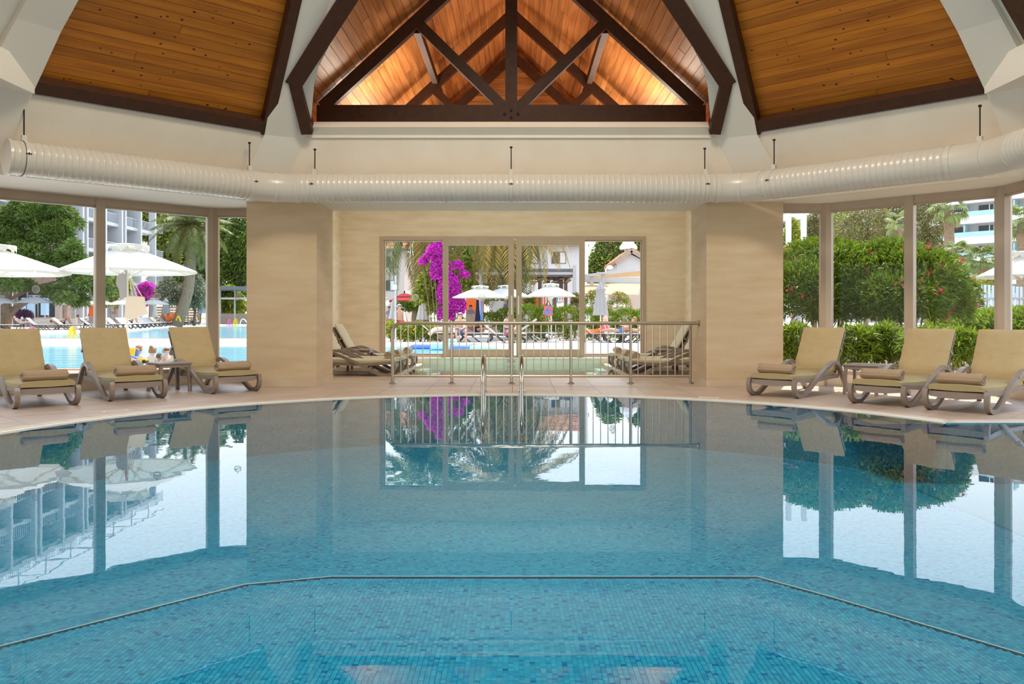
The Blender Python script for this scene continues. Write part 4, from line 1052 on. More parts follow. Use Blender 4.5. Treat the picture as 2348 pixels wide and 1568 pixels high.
def fan_palm(label, base, h, L, nf, r0, group=None):
    r = thing('fan_palm', label, 'palm tree', base, group=group)
    MB().tube([(base[0]+random.uniform(-.03,.03), base[1], base[2]+h*i/10) for i in range(11)], [r0*(1.2-.03*i+(.12 if i%2 else 0)) for i in range(11)], 10).build('trunk', M['palmbark'], r)
    co = []; 
    for k in range(17):
        a = (k-8)/8*1.45; d = np.array([math.cos(a), math.sin(a), 0]); pr = np.array([-math.sin(a), math.cos(a), 0]); st = np.array([.55,0,.12])
        tip = st+d*.62*(1-.15*abs(a))+np.array([0,0,-.22-.12*random.random()]); mid = st+d*.33
        co.append([st, mid+pr*.04, tip, mid-pr*.04])
    co.append([np.array([0,.012,0]), np.array([.55,.012,.12]), np.array([.55,-.012,.12]), np.array([0,-.012,0])])
    co = np.array(co)*L; me = quads('fan_leaf', co, np.clip(1+rng.normal(size=(len(co),1))*.15,.5,1.5)*np.ones((1,3))); me.materials.append(M['leaf_fan'])
    for i in range(nf):
        o = bpy.data.objects.new('fan_leaf', me); COL.objects.link(o); o.parent = r; o.location = (0,0,h)
        o.rotation_euler = (random.uniform(-.4,.4), -math.radians(70-125*(i/nf)), i*2.39996)
    return r

# oleander bushes and low shrubs outside the east windows
OL = [pb(1905,640,15.6,110,85,1.0), pb(1960,690,15.4,120,85,.9), pb(1850,680,15.2,90,85,.8), pb(1880,600,15.8,95,50,.8)]
bush('oleander_bush', 'big dense oleander bush with pink flowers behind the corner post of the bush-side glazing', 'bush', (GX(1900,15.4),15.4,0), OL, 30000, .15, .026, M['leaf_ol'], .55, [(M['pink'],40,.045)], 14)
OL = [pb(2085,640,15.0,125,70,.8), pb(2060,690,14.6,110,65,.7), pb(2130,690,15.1,95,70,.7), pb(2010,650,15.3,60,60,.6), pb(2040,600,15.4,85,48,.7)]
bush('oleander_bush', 'rounded bright oleander bush with red flowers on its side nearest the picket fence', 'bush', (GX(2090,15),15,0), OL, 30000, .15, .026, M['leaf_ol'], .55, [(M['pink'],22,.04),(M['red'],30,.05)], 14)
for i, (x, y, d, rx, ry, lab) in enumerate(((1825,800,13.9,45,50,'low bright green shrub against the east pier'),(1960,800,13.6,60,45,'low lime green shrub behind the side table'),(2030,790,13.7,45,40,'low spiky lime shrub left of the middle east lounger backrest'),(2195,800,12.6,50,40,'low lime shrub between the two loungers by the picket fence'),(2120,800,13.1,50,42,'low lime shrub behind the middle lounger of the bush row'))):
    bush('lime_shrub', lab, 'shrub', (GX(x,d),d,0), [pb(x,y,d,rx,ry,.3), pb(x-rx*.4,y+ry*.4,d+.1,rx*.7,ry*.8,.25)], 2600, .20, .024, M['leaf_lime'], .6, None, 5, 'lime shrubs along the east glazing', .008, 7, .75)
bush('hedge', 'long low bright green hedge in front of the picket fence', 'hedge', (GX(2260,17),17,0), [pb(2215,760,17.2,75,42,1.0), pb(2300,765,16.4,70,50,1.0), pb(2380,760,15.5,70,50,.9)], 15000, .22, .03, M['leaf_lime'], .8, None, 6)
bush('oleander_bush', 'flowering red oleander sprig at the end of the picket fence', 'bush', (GX(2232,19),19,0), [pb(2225,685,19,18,42,.3)], 900, .15, .028, M['leaf_ol'], .5, [(M['red'],16,.05)], 3)
# picket fence
pf = thing('picket_fence', 'pale blue metal picket fence beyond the low hedge', 'fence', (GX(2270,22),22,0))
for i in range(19):
    x = 2222+i*9.2; d = 22.4-.06*i; c = P(x, 651+i*.5, d)
    MB().b2((c.x-.028,d-.02,0),(c.x+.028,d+.02,c.z)).build('picket', M['picket'], pf)
for z in (.55, 1.5): MB().beam((GX(2215,22.4),22.45,z),(GX(2395,21.2),21.3,z),.03,.05).build('rail', M['greymetal'], pf)
# trees behind, east side
EU = 'olive brown trees before the white hotel'
for x, y, rx, ry, d, lab, ml in ((1985,520,75,62,70,'olive brown feathery tree in the middle of the east view, pink tinged crown','leaf_euc'),(1925,520,60,60,76,'yellow green feathery tree just right of the corner post, east side','leaf_gold'),(2125,515,48,75,72,'olive feathery tree left of the tall fan palm trunk','leaf_euc'),(1868,545,42,62,74,'pale olive tree behind the second lamp post','leaf_euc'),(1815,560,26,60,66,'golden green tree behind the first lamp post by the east pier','leaf_gold'),(2050,505,48,55,78,'dull olive tree behind the slender young fan palm','leaf_euc')):
    tree('olive_brown_tree' if ml == 'leaf_euc' else 'golden_tree', lab, (GX(x,d),d,-.02), [pb(x,y,d,rx*.8,ry*.8), pb(x-rx*.5,y+ry*.3,d,rx*.6,ry*.6), pb(x+rx*.45,y+ry*.25,d,rx*.6,ry*.65), pb(x+rx*.1,y-ry*.5,d,rx*.6,ry*.5), pb(x,y+ry*.75,d,rx*.7,ry*.45)], 9500, .22, .10, M[ml], .22)
fan_palm('tall fan palm with shaggy trunk rising in front of the white hotel', (GX(2176,48),48,0), GZ(482,48), 1.15, 17, .27)
fan_palm('short fan palm half hidden behind the tall fan palm trunk', (GX(2195,44),44,0), GZ(585,44), .85, 20, .22)
fan_palm('bushy fan palm with pale flower plume in front of the hotel ground floor', (GX(2254,46),46,0), GZ(598,46), .95, 28, .24)
fan_palm('slim young fan palm between the olive brown trees', (GX(2062,55),55,0), GZ(515,55), 1.05, 10, .15)
fan_palm('fan palm cut by the frame edge behind the pink lit parasol', (GX(2346,40),40,0), GZ(510,40), 1.0, 20, .27)
bush('round_shrub', 'golden olive round shrub above the picket fence', 'shrub', (GX(2262,38),38,0), [pb(2262,655,38,38,26), pb(2285,660,38,28,20)], 2500, .16, .08, M['leaf_gold'], .5, None, 4)
for x, yt, lab in ((1808,470,'pale tall lamp post nearest the east pier'),(1843,472,'pale tall lamp post beside the golden tree')):
    d = 40; q = thing('lamp_post', lab, 'lamp post', (GX(x,d),d,0)); MB().tube([(GX(x,d),d,0),(GX(x,d),d,8.6)], .13, 10).build('mast', M['white'], q); MB().tube([(GX(x,d),d,0),(GX(x,d),d,.4)], .26, 10).build('foot', M['greymetal'], q)
# white hotel with glass balconies
hb = thing('hotel_block', 'white hotel with long glass fronted balconies beyond the east garden', 'building', (66,134,0))
A_, B_ = Vector((42,161.5,0)), Vector((88,106.8,0)); e = (B_-A_).normalized(); nrm = Vector((e.y,-e.x,0))
if nrm.y > 0: nrm = -nrm
LL = (B_-A_).length
def hp3(u, v, z): return A_+e*u-nrm*v+Vector((0,0,z))
def hbox(nm, u0, u1, v0, v1, z0, z1, m, par): return MB().slab([hp3(u0,v0,z0),hp3(u1,v0,z0),hp3(u1,v1,z0),hp3(u0,v1,z0)], (0,0,z1-z0)).build(nm, m, par)
hbox('body', 0, LL, 2.0, 14, 0, 22.6, M['facade'], hb)
for k in range(7):
    z = 2.7+3.15*k
    sl = hbox('balcony_slab', -.5, LL+.5, 0, 2.0, z-.1, z+.98, M['white'], hb)
    hbox('glass_balustrade', -.5, LL+.5, .05, .1, z+.98, z+1.75, M['bglass'], sl)
    for j in range(int(LL/7)):
        u = 1.2+j*7
        w_ = hbox('window', u, u+4.6, 1.86, 2.0, z+1.0, z+2.75, M['win'], sl if False else hb)
        hbox('curtain', u+2.1, u+3.3, 1.84, 1.9, z+1.0, z+2.7, M['curtain'], w_); hbox('mullion', u+1.5, u+1.62, 1.8, 1.9, z+1.0, z+2.75, M['white'], w_)
        hbox('divider', u+5.4, u+5.6, .3, 2.0, z+.98, z+2.9, M['bglass'], hb)
hbox('parapet', -.5, LL+.5, 0, 14, 22.6, 23.2, M['white'], hb)
# hotel with fins on the west side
wh = thing('hotel_block', 'white hotel wing with tall fins and recessed balconies behind the pine', 'building', (-45,70,0))
FX = -42.0
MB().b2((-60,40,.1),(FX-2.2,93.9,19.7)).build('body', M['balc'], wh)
for k in range(6):
    z = 4.5+3.02*k
    s_ = MB().b2((FX-2.2,40,z-.12),(FX,98,z+.22)).build('balcony_slab', M['facade'], wh)
    for y0 in np.arange(42, 97, 3.9):
        y0 = float(y0); b_ = MB()
        for i in range(13): b_.b2((FX-.1,y0+.2+i*.28,z+.22),(FX-.06,y0+.25+i*.28,z+1.15))
        b_.b2((FX-.12,y0+.1,z+1.15),(FX-.04,y0+3.8,z+1.2)).build('balustrade', M['railw'], s_)
        if k < 5 and y0 < 92: MB().b2((FX-2.24,y0+.6,z+.3),(FX-2.16,y0+2.9,z+2.4)).build('balcony_door', M['win'], wh)
for i, y0 in enumerate((97.3,93.6,89.9,89.1,85.6,81.9,81.1,77.6,73.9,73.1,69.6,65.9,65.1,61.6,57.9,57.1,53.6,49.9,45.6,41.9)):
    MB().b2((FX-2.3 if y0 < 94 else FX-.4,y0-.16,.1),(FX+.35,y0+.16,20.2)).build('fin', M['facade'] if i % 3 else M['shade'], wh)
MB().b2((FX-2.3,40,19.7),(FX+.3,98,20.1)).build('roof_edge', M['facade'], wh)
for i in range(14):
    y0 = 42+i*4.2
    MB().tube([(FX-.2,y0,20.1),(FX-.2,y0,22.0)],.06,6).tube([(FX-.2,y0,22.0),(FX-3.5,y0,22.3)],.05,6).tube([(FX-.2,y0,22.0),(FX-.2,y0+4.2,22.0)],.05,6).build('roof_pergola', M['greymetal'], wh)
# ------------------------------------------------------------------ west view: trees
def pine():
    b0 = (GX(8,62),62,.1); bl = []
    for x, y, rx, ry, d in ((60,500,90,55,62),(20,560,80,60,61),(120,545,70,50,61),(160,590,45,42,60),(70,590,70,45,59.5),(-30,520,90,60,62),(150,500,42,40,62),(105,610,50,34,60),(185,600,25,25,60),(130,480,42,36,61),
                             (175,655,45,34,60),(215,650,42,38,60),(235,665,28,36,60),(150,685,34,22,59),(15,650,38,34,58),(120,668,35,18,60),(185,690,28,20,60),(60,655,30,16,61),(70,460,60,24,62),(90,480,60,32,61)):
        bl.append(pb(x,y,d,rx*.62,ry*.62)); 
        for k in range(3): bl.append(pb(x+rx*random.uniform(-.6,.6), y+ry*random.uniform(-.6,.5), d+random.uniform(-1,1), rx*.36, ry*.36))
    r = thing('pine_tree', 'large spreading pine tree shading the far poolside loungers', 'tree', b0)
    p, v = blob_pts(bl, 62000, .6, -.8); d = v*.8+np.array([0,0,.55])+rng.normal(size=p.shape)*.5
    leaves('foliage', M['leaf_pine'], p, d, .40, .075, r, .34)
    T = lambda x, y, d=61: P(x, y, d)
    MB().tube([(GX(2,61),61,.1),T(14,715),T(10,690),T(20,655),T(30,600)], [.62,.5,.42,.34,.2], 10).build('trunk', M['bark'], r, True)
    for pts, q in ((((12,716),(45,702),(80,680),(118,655)),.24),(((14,690),(50,672),(90,655),(150,640)),.15),(((60,668),(100,660),(140,650)),.10),(((20,655),(60,600),(110,550)),.2)):
        MB().tube([T(*k) for k in pts], [q*(1-.2*i) for i in range(len(pts))], 7).build('branch', M['bark'], r, True)
pine()
date_palm('leaning date palm with orange fruit clusters above the white parasols of the far terrace', (GX(405,78),78,.1), P(440,520,78), 4.3, 42, .45, (.32,.95), 7, None, ('leaf_palm','leaf_palm'), .55)
DT = 'dense trees behind the far terrace'
for i, (x, y, rx, ry, d, lab, ml, m2) in enumerate((
    (380,600,40,110,112,'tall dark tree between the hotel end and the leaning palm','leaf_dk','leaf_gold'),(500,560,45,100,112,'tall dark tree right of the leaning palm crown','leaf_dk','leaf_gold'),
    (548,590,42,115,108,'tall dark green tree against the west pier edge','leaf_dk','leaf_ol'),(455,640,50,60,105,'dark tree behind the olive bushes','leaf_dk','leaf_dk'),
    (345,500,30,60,118,'golden green tree showing through the end balcony of the hotel','leaf_gold','leaf_dk'),(600,560,40,110,112,'dark tree hidden mostly by the west pier','leaf_dk','leaf_dk'),(525,690,40,32,100,'bright yellow green tree under the dark pergola roof','leaf_gold','leaf_lime'),(420,560,50,90,116,'dark leafy tree behind the leaning palm trunk','leaf_dk','leaf_ol'))):
    tree('leafy_tree', lab, (GX(x,d),d,.1), [pb(x,y,d,rx*.75,ry*.75), pb(x-rx*.4,y+ry*.45,d,rx*.6,ry*.5), pb(x+rx*.4,y+ry*.4,d,rx*.6,ry*.5), pb(x,y-ry*.5,d,rx*.55,ry*.5), pb(x+rx*.3,y-ry*.1,d-1,rx*.5,ry*.4)], 9500, .50, .24, M[ml], .3, None, .3, 3, M[m2])
for x, y, rx, ry, lab in ((445,668,28,38,'silvery olive tree right of the leaning palm trunk'),(385,668,26,30,'silvery olive tree left of the leaning palm trunk')):
    d = 80; tree('olive_tree', lab, (GX(x,d),d,.1), [pb(x,y,d,rx,ry*.8), pb(x-rx*.4,y+ry*.5,d,rx*.7,ry*.5), pb(x+rx*.5,y+ry*.55,d,rx*.8,ry*.5), pb(x+rx*.1,y-ry*.6,d,rx*.5,ry*.5)], 4200, .34, .12, M['leaf_silver'], .16, None, .4, 4)
bush('bougainvillea', 'small magenta bougainvillea behind the hanging tote bag', 'shrub', (GX(335,82),82,.1), [pb(335,665,82,17,15), pb(344,672,82,12,12), pb(328,690,82,10,20)], 1500, .35, .28, M['mag'], .3, None, 4)
bush('tall_shrub', 'bright green tall shrub between the mullion and the parasol pole', 'shrub', (GX(262,74),74,.1), [pb(262,660,74,30,30), pb(245,690,74,25,25), pb(280,650,74,18,24)], 3200, .4, .2, M['leaf_gold'], .4, None, 4)
bush('purple_shrub', 'dark purple spiky shrub behind the reading sunbather', 'shrub', (GX(56,60),60,.1), [pb(56,728,60,12,9)], 500, .5, .07, M['purple'], .8, None, 3)
# ground floor restaurant behind the pine
rs = thing('restaurant_front', 'glazed restaurant front with cream posts behind the pine trunk', 'building', (GX(100,72),72,.1))
def R_(x, d=72): return GX(x,d)
MB().b2((R_(-10),72.3,.1),(R_(150),73,4.4)).build('body', M['stone'], rs)
for x in (22,36,136): MB().b2((R_(x)-.22,71.7,.1),(R_(x)+.22,72.1,4.4)).build('post', M['facade2'], rs)
for x0, x1 in ((40,62),(64,86),(88,110),(112,133)):
    w_ = MB().b2((R_(x0),72.0,1.0),(R_(x1),72.2,3.6)).build('window', M['win'], rs); MB().b2((R_(x1),71.95,.9),(R_(x1)+.1,72.25,3.7)).build('window_frame', M['greymetal'], w_)
MB().b2((R_(-10),71.8,.1),(R_(140),72.1,.95)).build('parapet', M['facade2'], rs)
wbn = thing('slatted_bench', 'long white slatted bench wall behind the far sunbathers', 'bench', (GX(125,66),66,.1))
MB().b2((GX(76,66),66,.1),(GX(174,66),66.25,.9)).build('back', M['facade2'], wbn)
for k in range(6): MB().b2((GX(82,66),65.9,.25+k*.1),(GX(172,66),65.98,.31+k*.1)).build('slat', M['white'], wbn)
for x, lab in ((59,'restaurant table under a pale blue cloth nearest the pine trunk'),(70,'narrow restaurant table under a pale blue cloth beside the pink bag'),(103,'restaurant table under a white blue cloth in the third window bay')):
    q = thing('draped_table', lab, 'table', (GX(x,70.8),70.8,.1)); MB().prism([(GX(x,70.8)+a*.22,70.8+b*.22) for a,b in ((-1,-1),(1,-1),(1,1),(-1,1))], 2.5,2.56).build('table_top', M['lblue'], q)
    MB().prism([(GX(x,70.8)+a*.23,70.8+b*.23) for a,b in ((-1,-1),(1,-1),(1,1),(-1,1))], 1.1,2.5).build('cloth', M['lblue'], q); MB().b2((GX(x,70.8)-.05,70.75,.1),(GX(x,70.8)+.05,70.85,2.5)).build('leg', M['greymetal'], q)
sf = thing('slat_fence', 'low brown horizontal slat fence behind the closed parasols', 'fence', (GX(405,92),92,.1))
for k in range(7): MB().b2((GX(352,92),92,.15+k*.28),(GX(456,92),92.06,.38+k*.28)).build('slat', M['plank_f'], sf)
for x in (352,378,404,430,456): MB().b2((GX(x,92)-.06,92.06,.1),(GX(x,92)+.06,92.16,2.2)).build('post', M['plank_f'], sf)
pg = thing('pergola', 'long dark flat pergola roof of the bar beyond the short pane', 'pergola', (GX(520,96),96,.1))
MB().b2((GX(320,96),94,3.95),(GX(590,96),99,4.35)).build('roof', M['darkmetal'], pg)
for x in (512,545,578): MB().tube([(GX(x,96),95,.1),(GX(x,96),95,4.0)], .09, 8).build('post', M['greymetal'], pg)
MB().b2((GX(507,94),94,2.9),(GX(590,94),96,3.1)).build('lower_roof', M['facade2'], pg)
MB().b2((GX(500,95),95,.1),(GX(590,95),95.2,1.3)).build('counter', M['stone'], pg)

# ------------------------------------------------------------------ parasols
def make_parasol(canvas, closed=False, valance=True):
    """unit parasol: pole foot at z=0, canopy radius 1 at z=1.47, apex at z=1.86 (scaled per copy)"""
    r = empty('parasol'); n = 8
    MB().tube([(0,0,0),(0,0,1.86)], .022, 10).build('pole', M['pole'], r, True)
    MB().rbox((0,0,.03),(.5,.5,.06),.01).build('base', M['white'], r)
    m = MB(); vs, fs = [], []; rows = [(0.20,1.775),(.5,1.665),(.78,1.56),(1.0,1.47),(.995,1.435)]
    if closed: rows = [(.045,1.86),(.13,1.70),(.17,1.66),(.13,1.6),(.17,1.3),(.24,.85)]
    nn_ = n*4
    for rr, z in rows:
        for k in range(nn_):
            a = 2*PI*k/nn_; oc = math.cos(PI/n)/math.cos(((a+PI/n*0) % (2*PI/n))-PI/n)
            if closed: q = rr*(1+.22*math.cos(n*a)*(1 if rr > .1 else 0)); zz = z
            else: q = rr*oc; zz = z-(.0 if rr < .3 else .02*math.sin(PI*rr)*(1-abs(math.cos(n*a/2))))
            vs.append((q*math.cos(a), q*math.sin(a), zz))
    for i in range(len(rows)-1):
        for k in range(nn_): fs.append((i*nn_+k, i*nn_+(k+1)%nn_, (i+1)*nn_+(k+1)%nn_, (i+1)*nn_+k))
    m.add(vs, fs)
    cn = m.build('canopy', canvas, r, smooth=closed)
    if closed:
        MB().lathe([(.02,1.9),(.05,1.86),(.001,1.88)][::-1], 12).build('cap', canvas, r); MB().tube([(.165*math.cos(a),.165*math.sin(a),1.12) for a in [2*PI*k/12 for k in range(12)]], .012, 5, closed=True).build('strap', canvas, r)
        return r
    m = MB(); vs, fs = [], []                                  # vented top with scalloped openings
    for rr, z in ((.001,1.875),(.10,1.872),(.31,1.848)):
        for k in range(nn_):
            a = 2*PI*k/nn_; vs.append((rr*math.cos(a), rr*math.sin(a), z))
    for k in range(nn_):
        a = 2*PI*k/nn_; s_ = abs(math.sin(n*a/2)); vs.append((.315*math.cos(a), .315*math.sin(a), 1.735+.095*s_**.7))
    for i in range(3):
        for k in range(nn_): fs.append((i*nn_+k, i*nn_+(k+1)%nn_, (i+1)*nn_+(k+1)%nn_, (i+1)*nn_+k))
    m.add(vs, fs).build('vent', canvas, cn)
    hb_ = MB().lathe([(.06,1.36),(.07,1.39),(.05,1.44)], 10).build('hub', M['pole'], r)
    for k in range(n):
        a = 2*PI*k/n
        rb = MB().beam((.05*math.cos(a),.05*math.sin(a),1.80),(1.0*math.cos(a),1.0*math.sin(a),1.445),.02,.025).build('rib', M['pole'], r)
        MB().beam((.06*math.cos(a),.06*math.sin(a),1.39),(.52*math.cos(a),.52*math.sin(a),1.625),.018,.018).build('strut', M['pole'], rb)
    return r
PW, PG = make_parasol(M['umb']), make_parasol(M['umbg']); PCW, PCB = make_parasol(M['umbg'], True), make_parasol(M['umbb'], True); PCR = make_parasol(M['orange'], True)
for q in (PW, PG, PCW, PCB, PCR): index_children(q)
def para(proto, x, ya, d, r, label, z0=None, ye=None, group=None, rz=.39, name='parasol'):
    """apex at photo (x, ya), depth d, canopy radius r metres"""
    za = GZ(ya, d); z0 = .1 if z0 is None else z0
    o = put(proto, name, (GX(x,d),d,z0), rz, label, 'parasol', group)
    zs = (za-z0)/1.875; o.scale = (r, r, zs)
    return o
GP = 'parasols of the far terrace'
para(PW, 291, 558, 16.1, 1.27, 'large white parasol with a tote bag on its pole, outside the west glazing', 0, rz=.2)
para(PW, -22, 558, 15.0, 1.30, 'large white parasol cut by the frame edge, outside the west glazing', 0, rz=.3)
para(PW, 2350, 575, 17.3, .90, 'white parasol with a pink lit underside at the frame edge beyond the picket fence', 0, rz=.1)
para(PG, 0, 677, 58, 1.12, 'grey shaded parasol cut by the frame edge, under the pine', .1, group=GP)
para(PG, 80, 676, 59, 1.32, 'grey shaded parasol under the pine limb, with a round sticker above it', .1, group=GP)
para(PW, 173, 682, 62, 1.42, 'white parasol dappled by pine shade, small bag on its pole', .1, group=GP)
para(PW, 222, 682, 63, 1.3, 'white far parasol partly behind the window mullion', .1, group=GP)
para(PW, 279, 683, 70, 1.0, 'white far parasol peeping out behind the large parasol pole', .1, group=GP)
para(PW, 353, 683, 76, 1.25, 'white far parasol under the small bougainvillea', .1, group=GP)
para(PW, 399, 685, 84, 1.22, 'white far parasol at the foot of the leaning palm', .1, group=GP)
para(PW, 434, 686, 82, 1.2, 'white far parasol below the silvery olive tree', .1, group=GP)
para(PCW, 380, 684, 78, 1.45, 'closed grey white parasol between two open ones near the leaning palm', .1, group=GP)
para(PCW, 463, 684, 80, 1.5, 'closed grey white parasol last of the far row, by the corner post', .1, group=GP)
para(PCR, 215, 695, 66, 1.5, 'folded red orange parasol beside the window mullion', .1, group=GP)
para(PCB, 355, 700, 75, .9, 'small folded beige parasol hanging under the bougainvillea side parasol', .1, group=GP)
# things hung on the big parasol's pole
tg_ = thing('tote_bag', 'cream canvas tote bag hanging from the large parasol pole', 'bag', P(312,690,15.9))
m = MB(); vs, fs = [], []
fr_ = [(-.17,.235),(-.06,.235),(.06,.23),(.17,.22),(.20,.02),(.24,-.13),(.06,-.20),(-.10,-.25),(-.22,-.20),(-.20,0)]
q0 = P(311,705,15.9)
m.slab([(q0.x+a*.92, q0.y-.03, q0.z+b*.92) for a,b in fr_], (0,.06,0)).build('pouch', M['towelw'], tg_)
for sx in (-.09,.09): MB().tube(catmull([(q0.x+sx-.05,q0.y-.03,q0.z+.2),(q0.x-.1+sx*.2,q0.y-.02,q0.z+.56),(q0.x+sx+.05,q0.y-.03,q0.z+.2)],5), .008, 6).build('strap', M['towelw'], tg_)
sh = thing('grey_shirt', 'crumpled grey top hanging left of the parasol pole beside the tote', 'clothing', P(280,655,16.0))
q0 = P(281,650,15.95); m = MB(); 
m.slab([(q0.x+a,q0.y-.02,q0.z+b) for a,b in ((.06,.28),(.06,-.25),(-.04,-.30),(-.06,-.12),(-.12,0),(-.10,.14),(0,.2))], (0,.05,0)).build('cloth', M['umbg'], sh)
MB().tube([(q0.x+.06,q0.y,q0.z+.28),(q0.x+.10,q0.y,q0.z+.42)], .02, 6).build('pink_strap', M['pinkp'], sh)
tag(MB().tube(catmull([P(272,855,14.6),P(276,812,14.6),P(284,800,14.6),P(300,822,14.6),P(303,840,14.6)],4), [.10,.16,.15,.13,.08]+[.1]*12, 8).build('beige_bag', M['towelw']), 'slumped beige cloth bag behind the middle poolside lounger', 'bag') if 0 else None
# signs on the pool bridge and far deck
def a_sign(x, yb, yt, d, m, label, z=None):
    h = (yb-yt)*d/F; z = GZ(yb, d); t = thing('wet_floor_sign', label, 'sign', (GX(x,d),d,z))
    for s_ in (-1,1):
        a, b = Vector((s_*h*.28,0,0)), Vector((s_*.02,0,h)); u = (b-a)
        for k in (-1,1): MB().beam(a+Vector((0,k*h*.2,0)), a+u*.35+Vector((0,k*h*.2,0)), .03,h*.12,(0,1,0)).build('leg', m, t, world=False)
        MB().slab([a+u*.3+Vector((0,-h*.26,0)), a+u*.3+Vector((0,h*.26,0)), b+Vector((0,h*.2,0)), b+Vector((0,-h*.2,0))], (.02*s_,0,0)).build('panel', m, t, world=False)
    t.rotation_euler = (0,0,1.0); return t
a_sign(166,776,748,36,M['yellow'],'yellow folding wet floor sign on the strip between the two outdoor pools')
a_sign(74,770,748,45,M['pinkp'],'pink and white folding sign at the far pool edge, frame side')
a_sign(526,748,731,84,M['pinkp'],'pink folding sign near the curved pool ladder rail')
a_sign(540,748,730,83,M['yellow'],'yellow folding sign beside the pink one near the pool ladder rail')
lr = thing('pool_ladder', 'small curved white ladder rail at the far outdoor pool edge', 'ladder', P(558,748,80))
for k in (0, .5): MB().tube(catmull([P(550,748,80+k),P(552,736,80+k),P(558,731,80+k),P(566,740,80+k),P(568,752,80+k)],4), .05, 6).build('rail', M['white'], lr)

# ------------------------------------------------------------------ outdoor loungers
def make_deck_lounger():
    r = empty('deck_lounger')
    MB().rbox((.1,0,.36),(1.3,.62,.05),.02).build('bed', M['sling'], r)
    MB().beam((-.52,0,.37),(-1.02,0,.80),.62,.05).build('backrest', M['sling'], r)
    for sy in (-1,1):
        MB().beam((-.6,sy*.32,.32),(.8,sy*.32,.32),.04,.05).build('side_rail', M['frame'], r)
        for pp in (((.7,.32),(.78,.16),(.62,0)),((-.1,.32),(.1,.12),(.28,.0)),((-.5,.32),(-.3,.14),(-.12,0)),((-.55,.34),(-.75,.2),(-.8,0))):
            MB().ribbon(catmull(pp,4), .04, .05, sy*.32).build('leg', M['frame'], r)
    return r
dl = make_deck_lounger(); index_children(dl); GL = 'loungers along the far pool edge'
row = [(-33.6,55.0),(-31.4,55.6),(-29.9,56.0),(-28.6,57.0),(-27.9,58.9),(-28.4,61.5),(-29.0,63.6),(-29.6,65.6),(-30.1,67.7),(-30.6,69.8),(-31.2,71.8),(-31.8,73.9),(-32.4,76.4),(-32.7,78.8),(-33.0,81.2),(-33.2,83.7),(-33.5,86.2)]
for i, (x, y) in enumerate(row):
    put(dl, 'deck_lounger', (x, y+.5, .10), 0.2 if i < 4 else -.15, 'grey beige lounger with dark curved legs along the far pool edge, '+('first','second','third','fourth','fifth','sixth','seventh','eighth','ninth','tenth','eleventh','twelfth','thirteenth','fourteenth','fifteenth','sixteenth','seventeenth')[i]+' from the pine', 'lounger', GL)
for x, d, rz, lab in ((1018,35,.1,'lounger with a draped towel on its back, right of the yellow flowering shrubs'),(1085,34.5,.1,'lounger behind the seated grey haired man'),(1165,33.5,0,'lounger under the woman in patterned swimwear'),(1215,35,0,'lounger with a raised cloth backrest left of the umbrella base'),(1385,34,.0,'lounger with an orange towel beside the big closed parasol'),(1430,33.6,PI,'lounger under the reading sunbathers'),(1470,33.5,PI,'lounger at the door edge with a sunbather in a cap')):
    put(dl, 'deck_lounger', (GX(x,d),d,-.02), rz, lab, 'lounger', 'loungers on the near terrace')

# ------------------------------------------------------------------ people
def skinmesh(name, V, E, m, parent, sub=1):
    me = bpy.data.meshes.new(name); me.from_pydata([v[0] for v in V], E, []); me.materials.append(m)
    o = bpy.data.objects.new(name, me); COL.objects.link(o); o.parent = parent
    md = o.modifiers.new('skin', 'SKIN'); md.use_smooth_shade = True
    for i, v in enumerate(V):
        sv = me.skin_vertices[0].data[i]; sv.radius = (v[1], v[1]); sv.use_root = (i == 0)
    s_ = o.modifiers.new('sub', 'SUBSURF'); s_.levels = sub; s_.render_levels = sub; return o
POSE = {
 'stand': dict(pel=(0,0,.95),spi=(0,0,1.12),che=(0,0,1.29),nek=(0,0,1.45),hed=(0,-.02,1.57),top=(0,-.015,1.66),sho=(.17,0,1.40),elb=(.24,.02,1.13),wri=(.22,-.08,.90),hip=(.09,0,.90),kne=(.10,-.02,.50),ank=(.10,.02,.08),toe=(.11,-.13,.03)),
 'armsup': dict(pel=(0,0,.95),spi=(0,0,1.12),che=(0,0,1.29),nek=(0,0,1.45),hed=(0,-.03,1.57),top=(0,-.02,1.66),sho=(.17,0,1.40),elb=(.20,-.16,1.18),wri=(.05,-.26,1.36),hip=(.09,0,.90),kne=(.09,-.02,.50),ank=(.08,.02,.08),toe=(.09,-.13,.03)),
 'sit': dict(pel=(0,0,.50),spi=(0,-.02,.66),che=(0,-.06,.82),nek=(0,-.08,.97),hed=(0,-.13,1.09),top=(0,-.12,1.18),sho=(.18,-.06,.92),elb=(.26,-.14,.66),wri=(.08,-.36,.60),hip=(.10,-.06,.47),kne=(.20,-.44,.50),ank=(.17,-.46,.09),toe=(.19,-.60,.04)),
 'recline': dict(pel=(0,0,.47),spi=(-.16,0,.55),che=(-.32,0,.68),nek=(-.44,0,.80),hed=(-.50,0,.90),top=(-.54,0,.98),sho=(-.38,.17,.76),elb=(-.22,.25,.60),wri=(.02,.12,.72),hip=(.04,.09,.46),kne=(.42,.10,.54),ank=(.82,.09,.45),toe=(.86,.09,.58)),
 'kneesup': dict(pel=(0,0,.47),spi=(-.18,0,.47),che=(-.36,0,.50),nek=(-.52,0,.53),hed=(-.64,0,.58),top=(-.73,0,.60),sho=(-.44,.18,.50),elb=(-.30,.30,.47),wri=(-.05,.28,.47),hip=(.04,.09,.47),kne=(.36,.11,.88),ank=(.55,.11,.44),toe=(.68,.11,.42)),
}
RAD = dict(pel=.135,spi=.115,che=.135,nek=.052,hed=.088,top=.062,sho=.062,elb=.042,wri=.030,hip=.092,kne=.057,ank=.038,toe=.030)
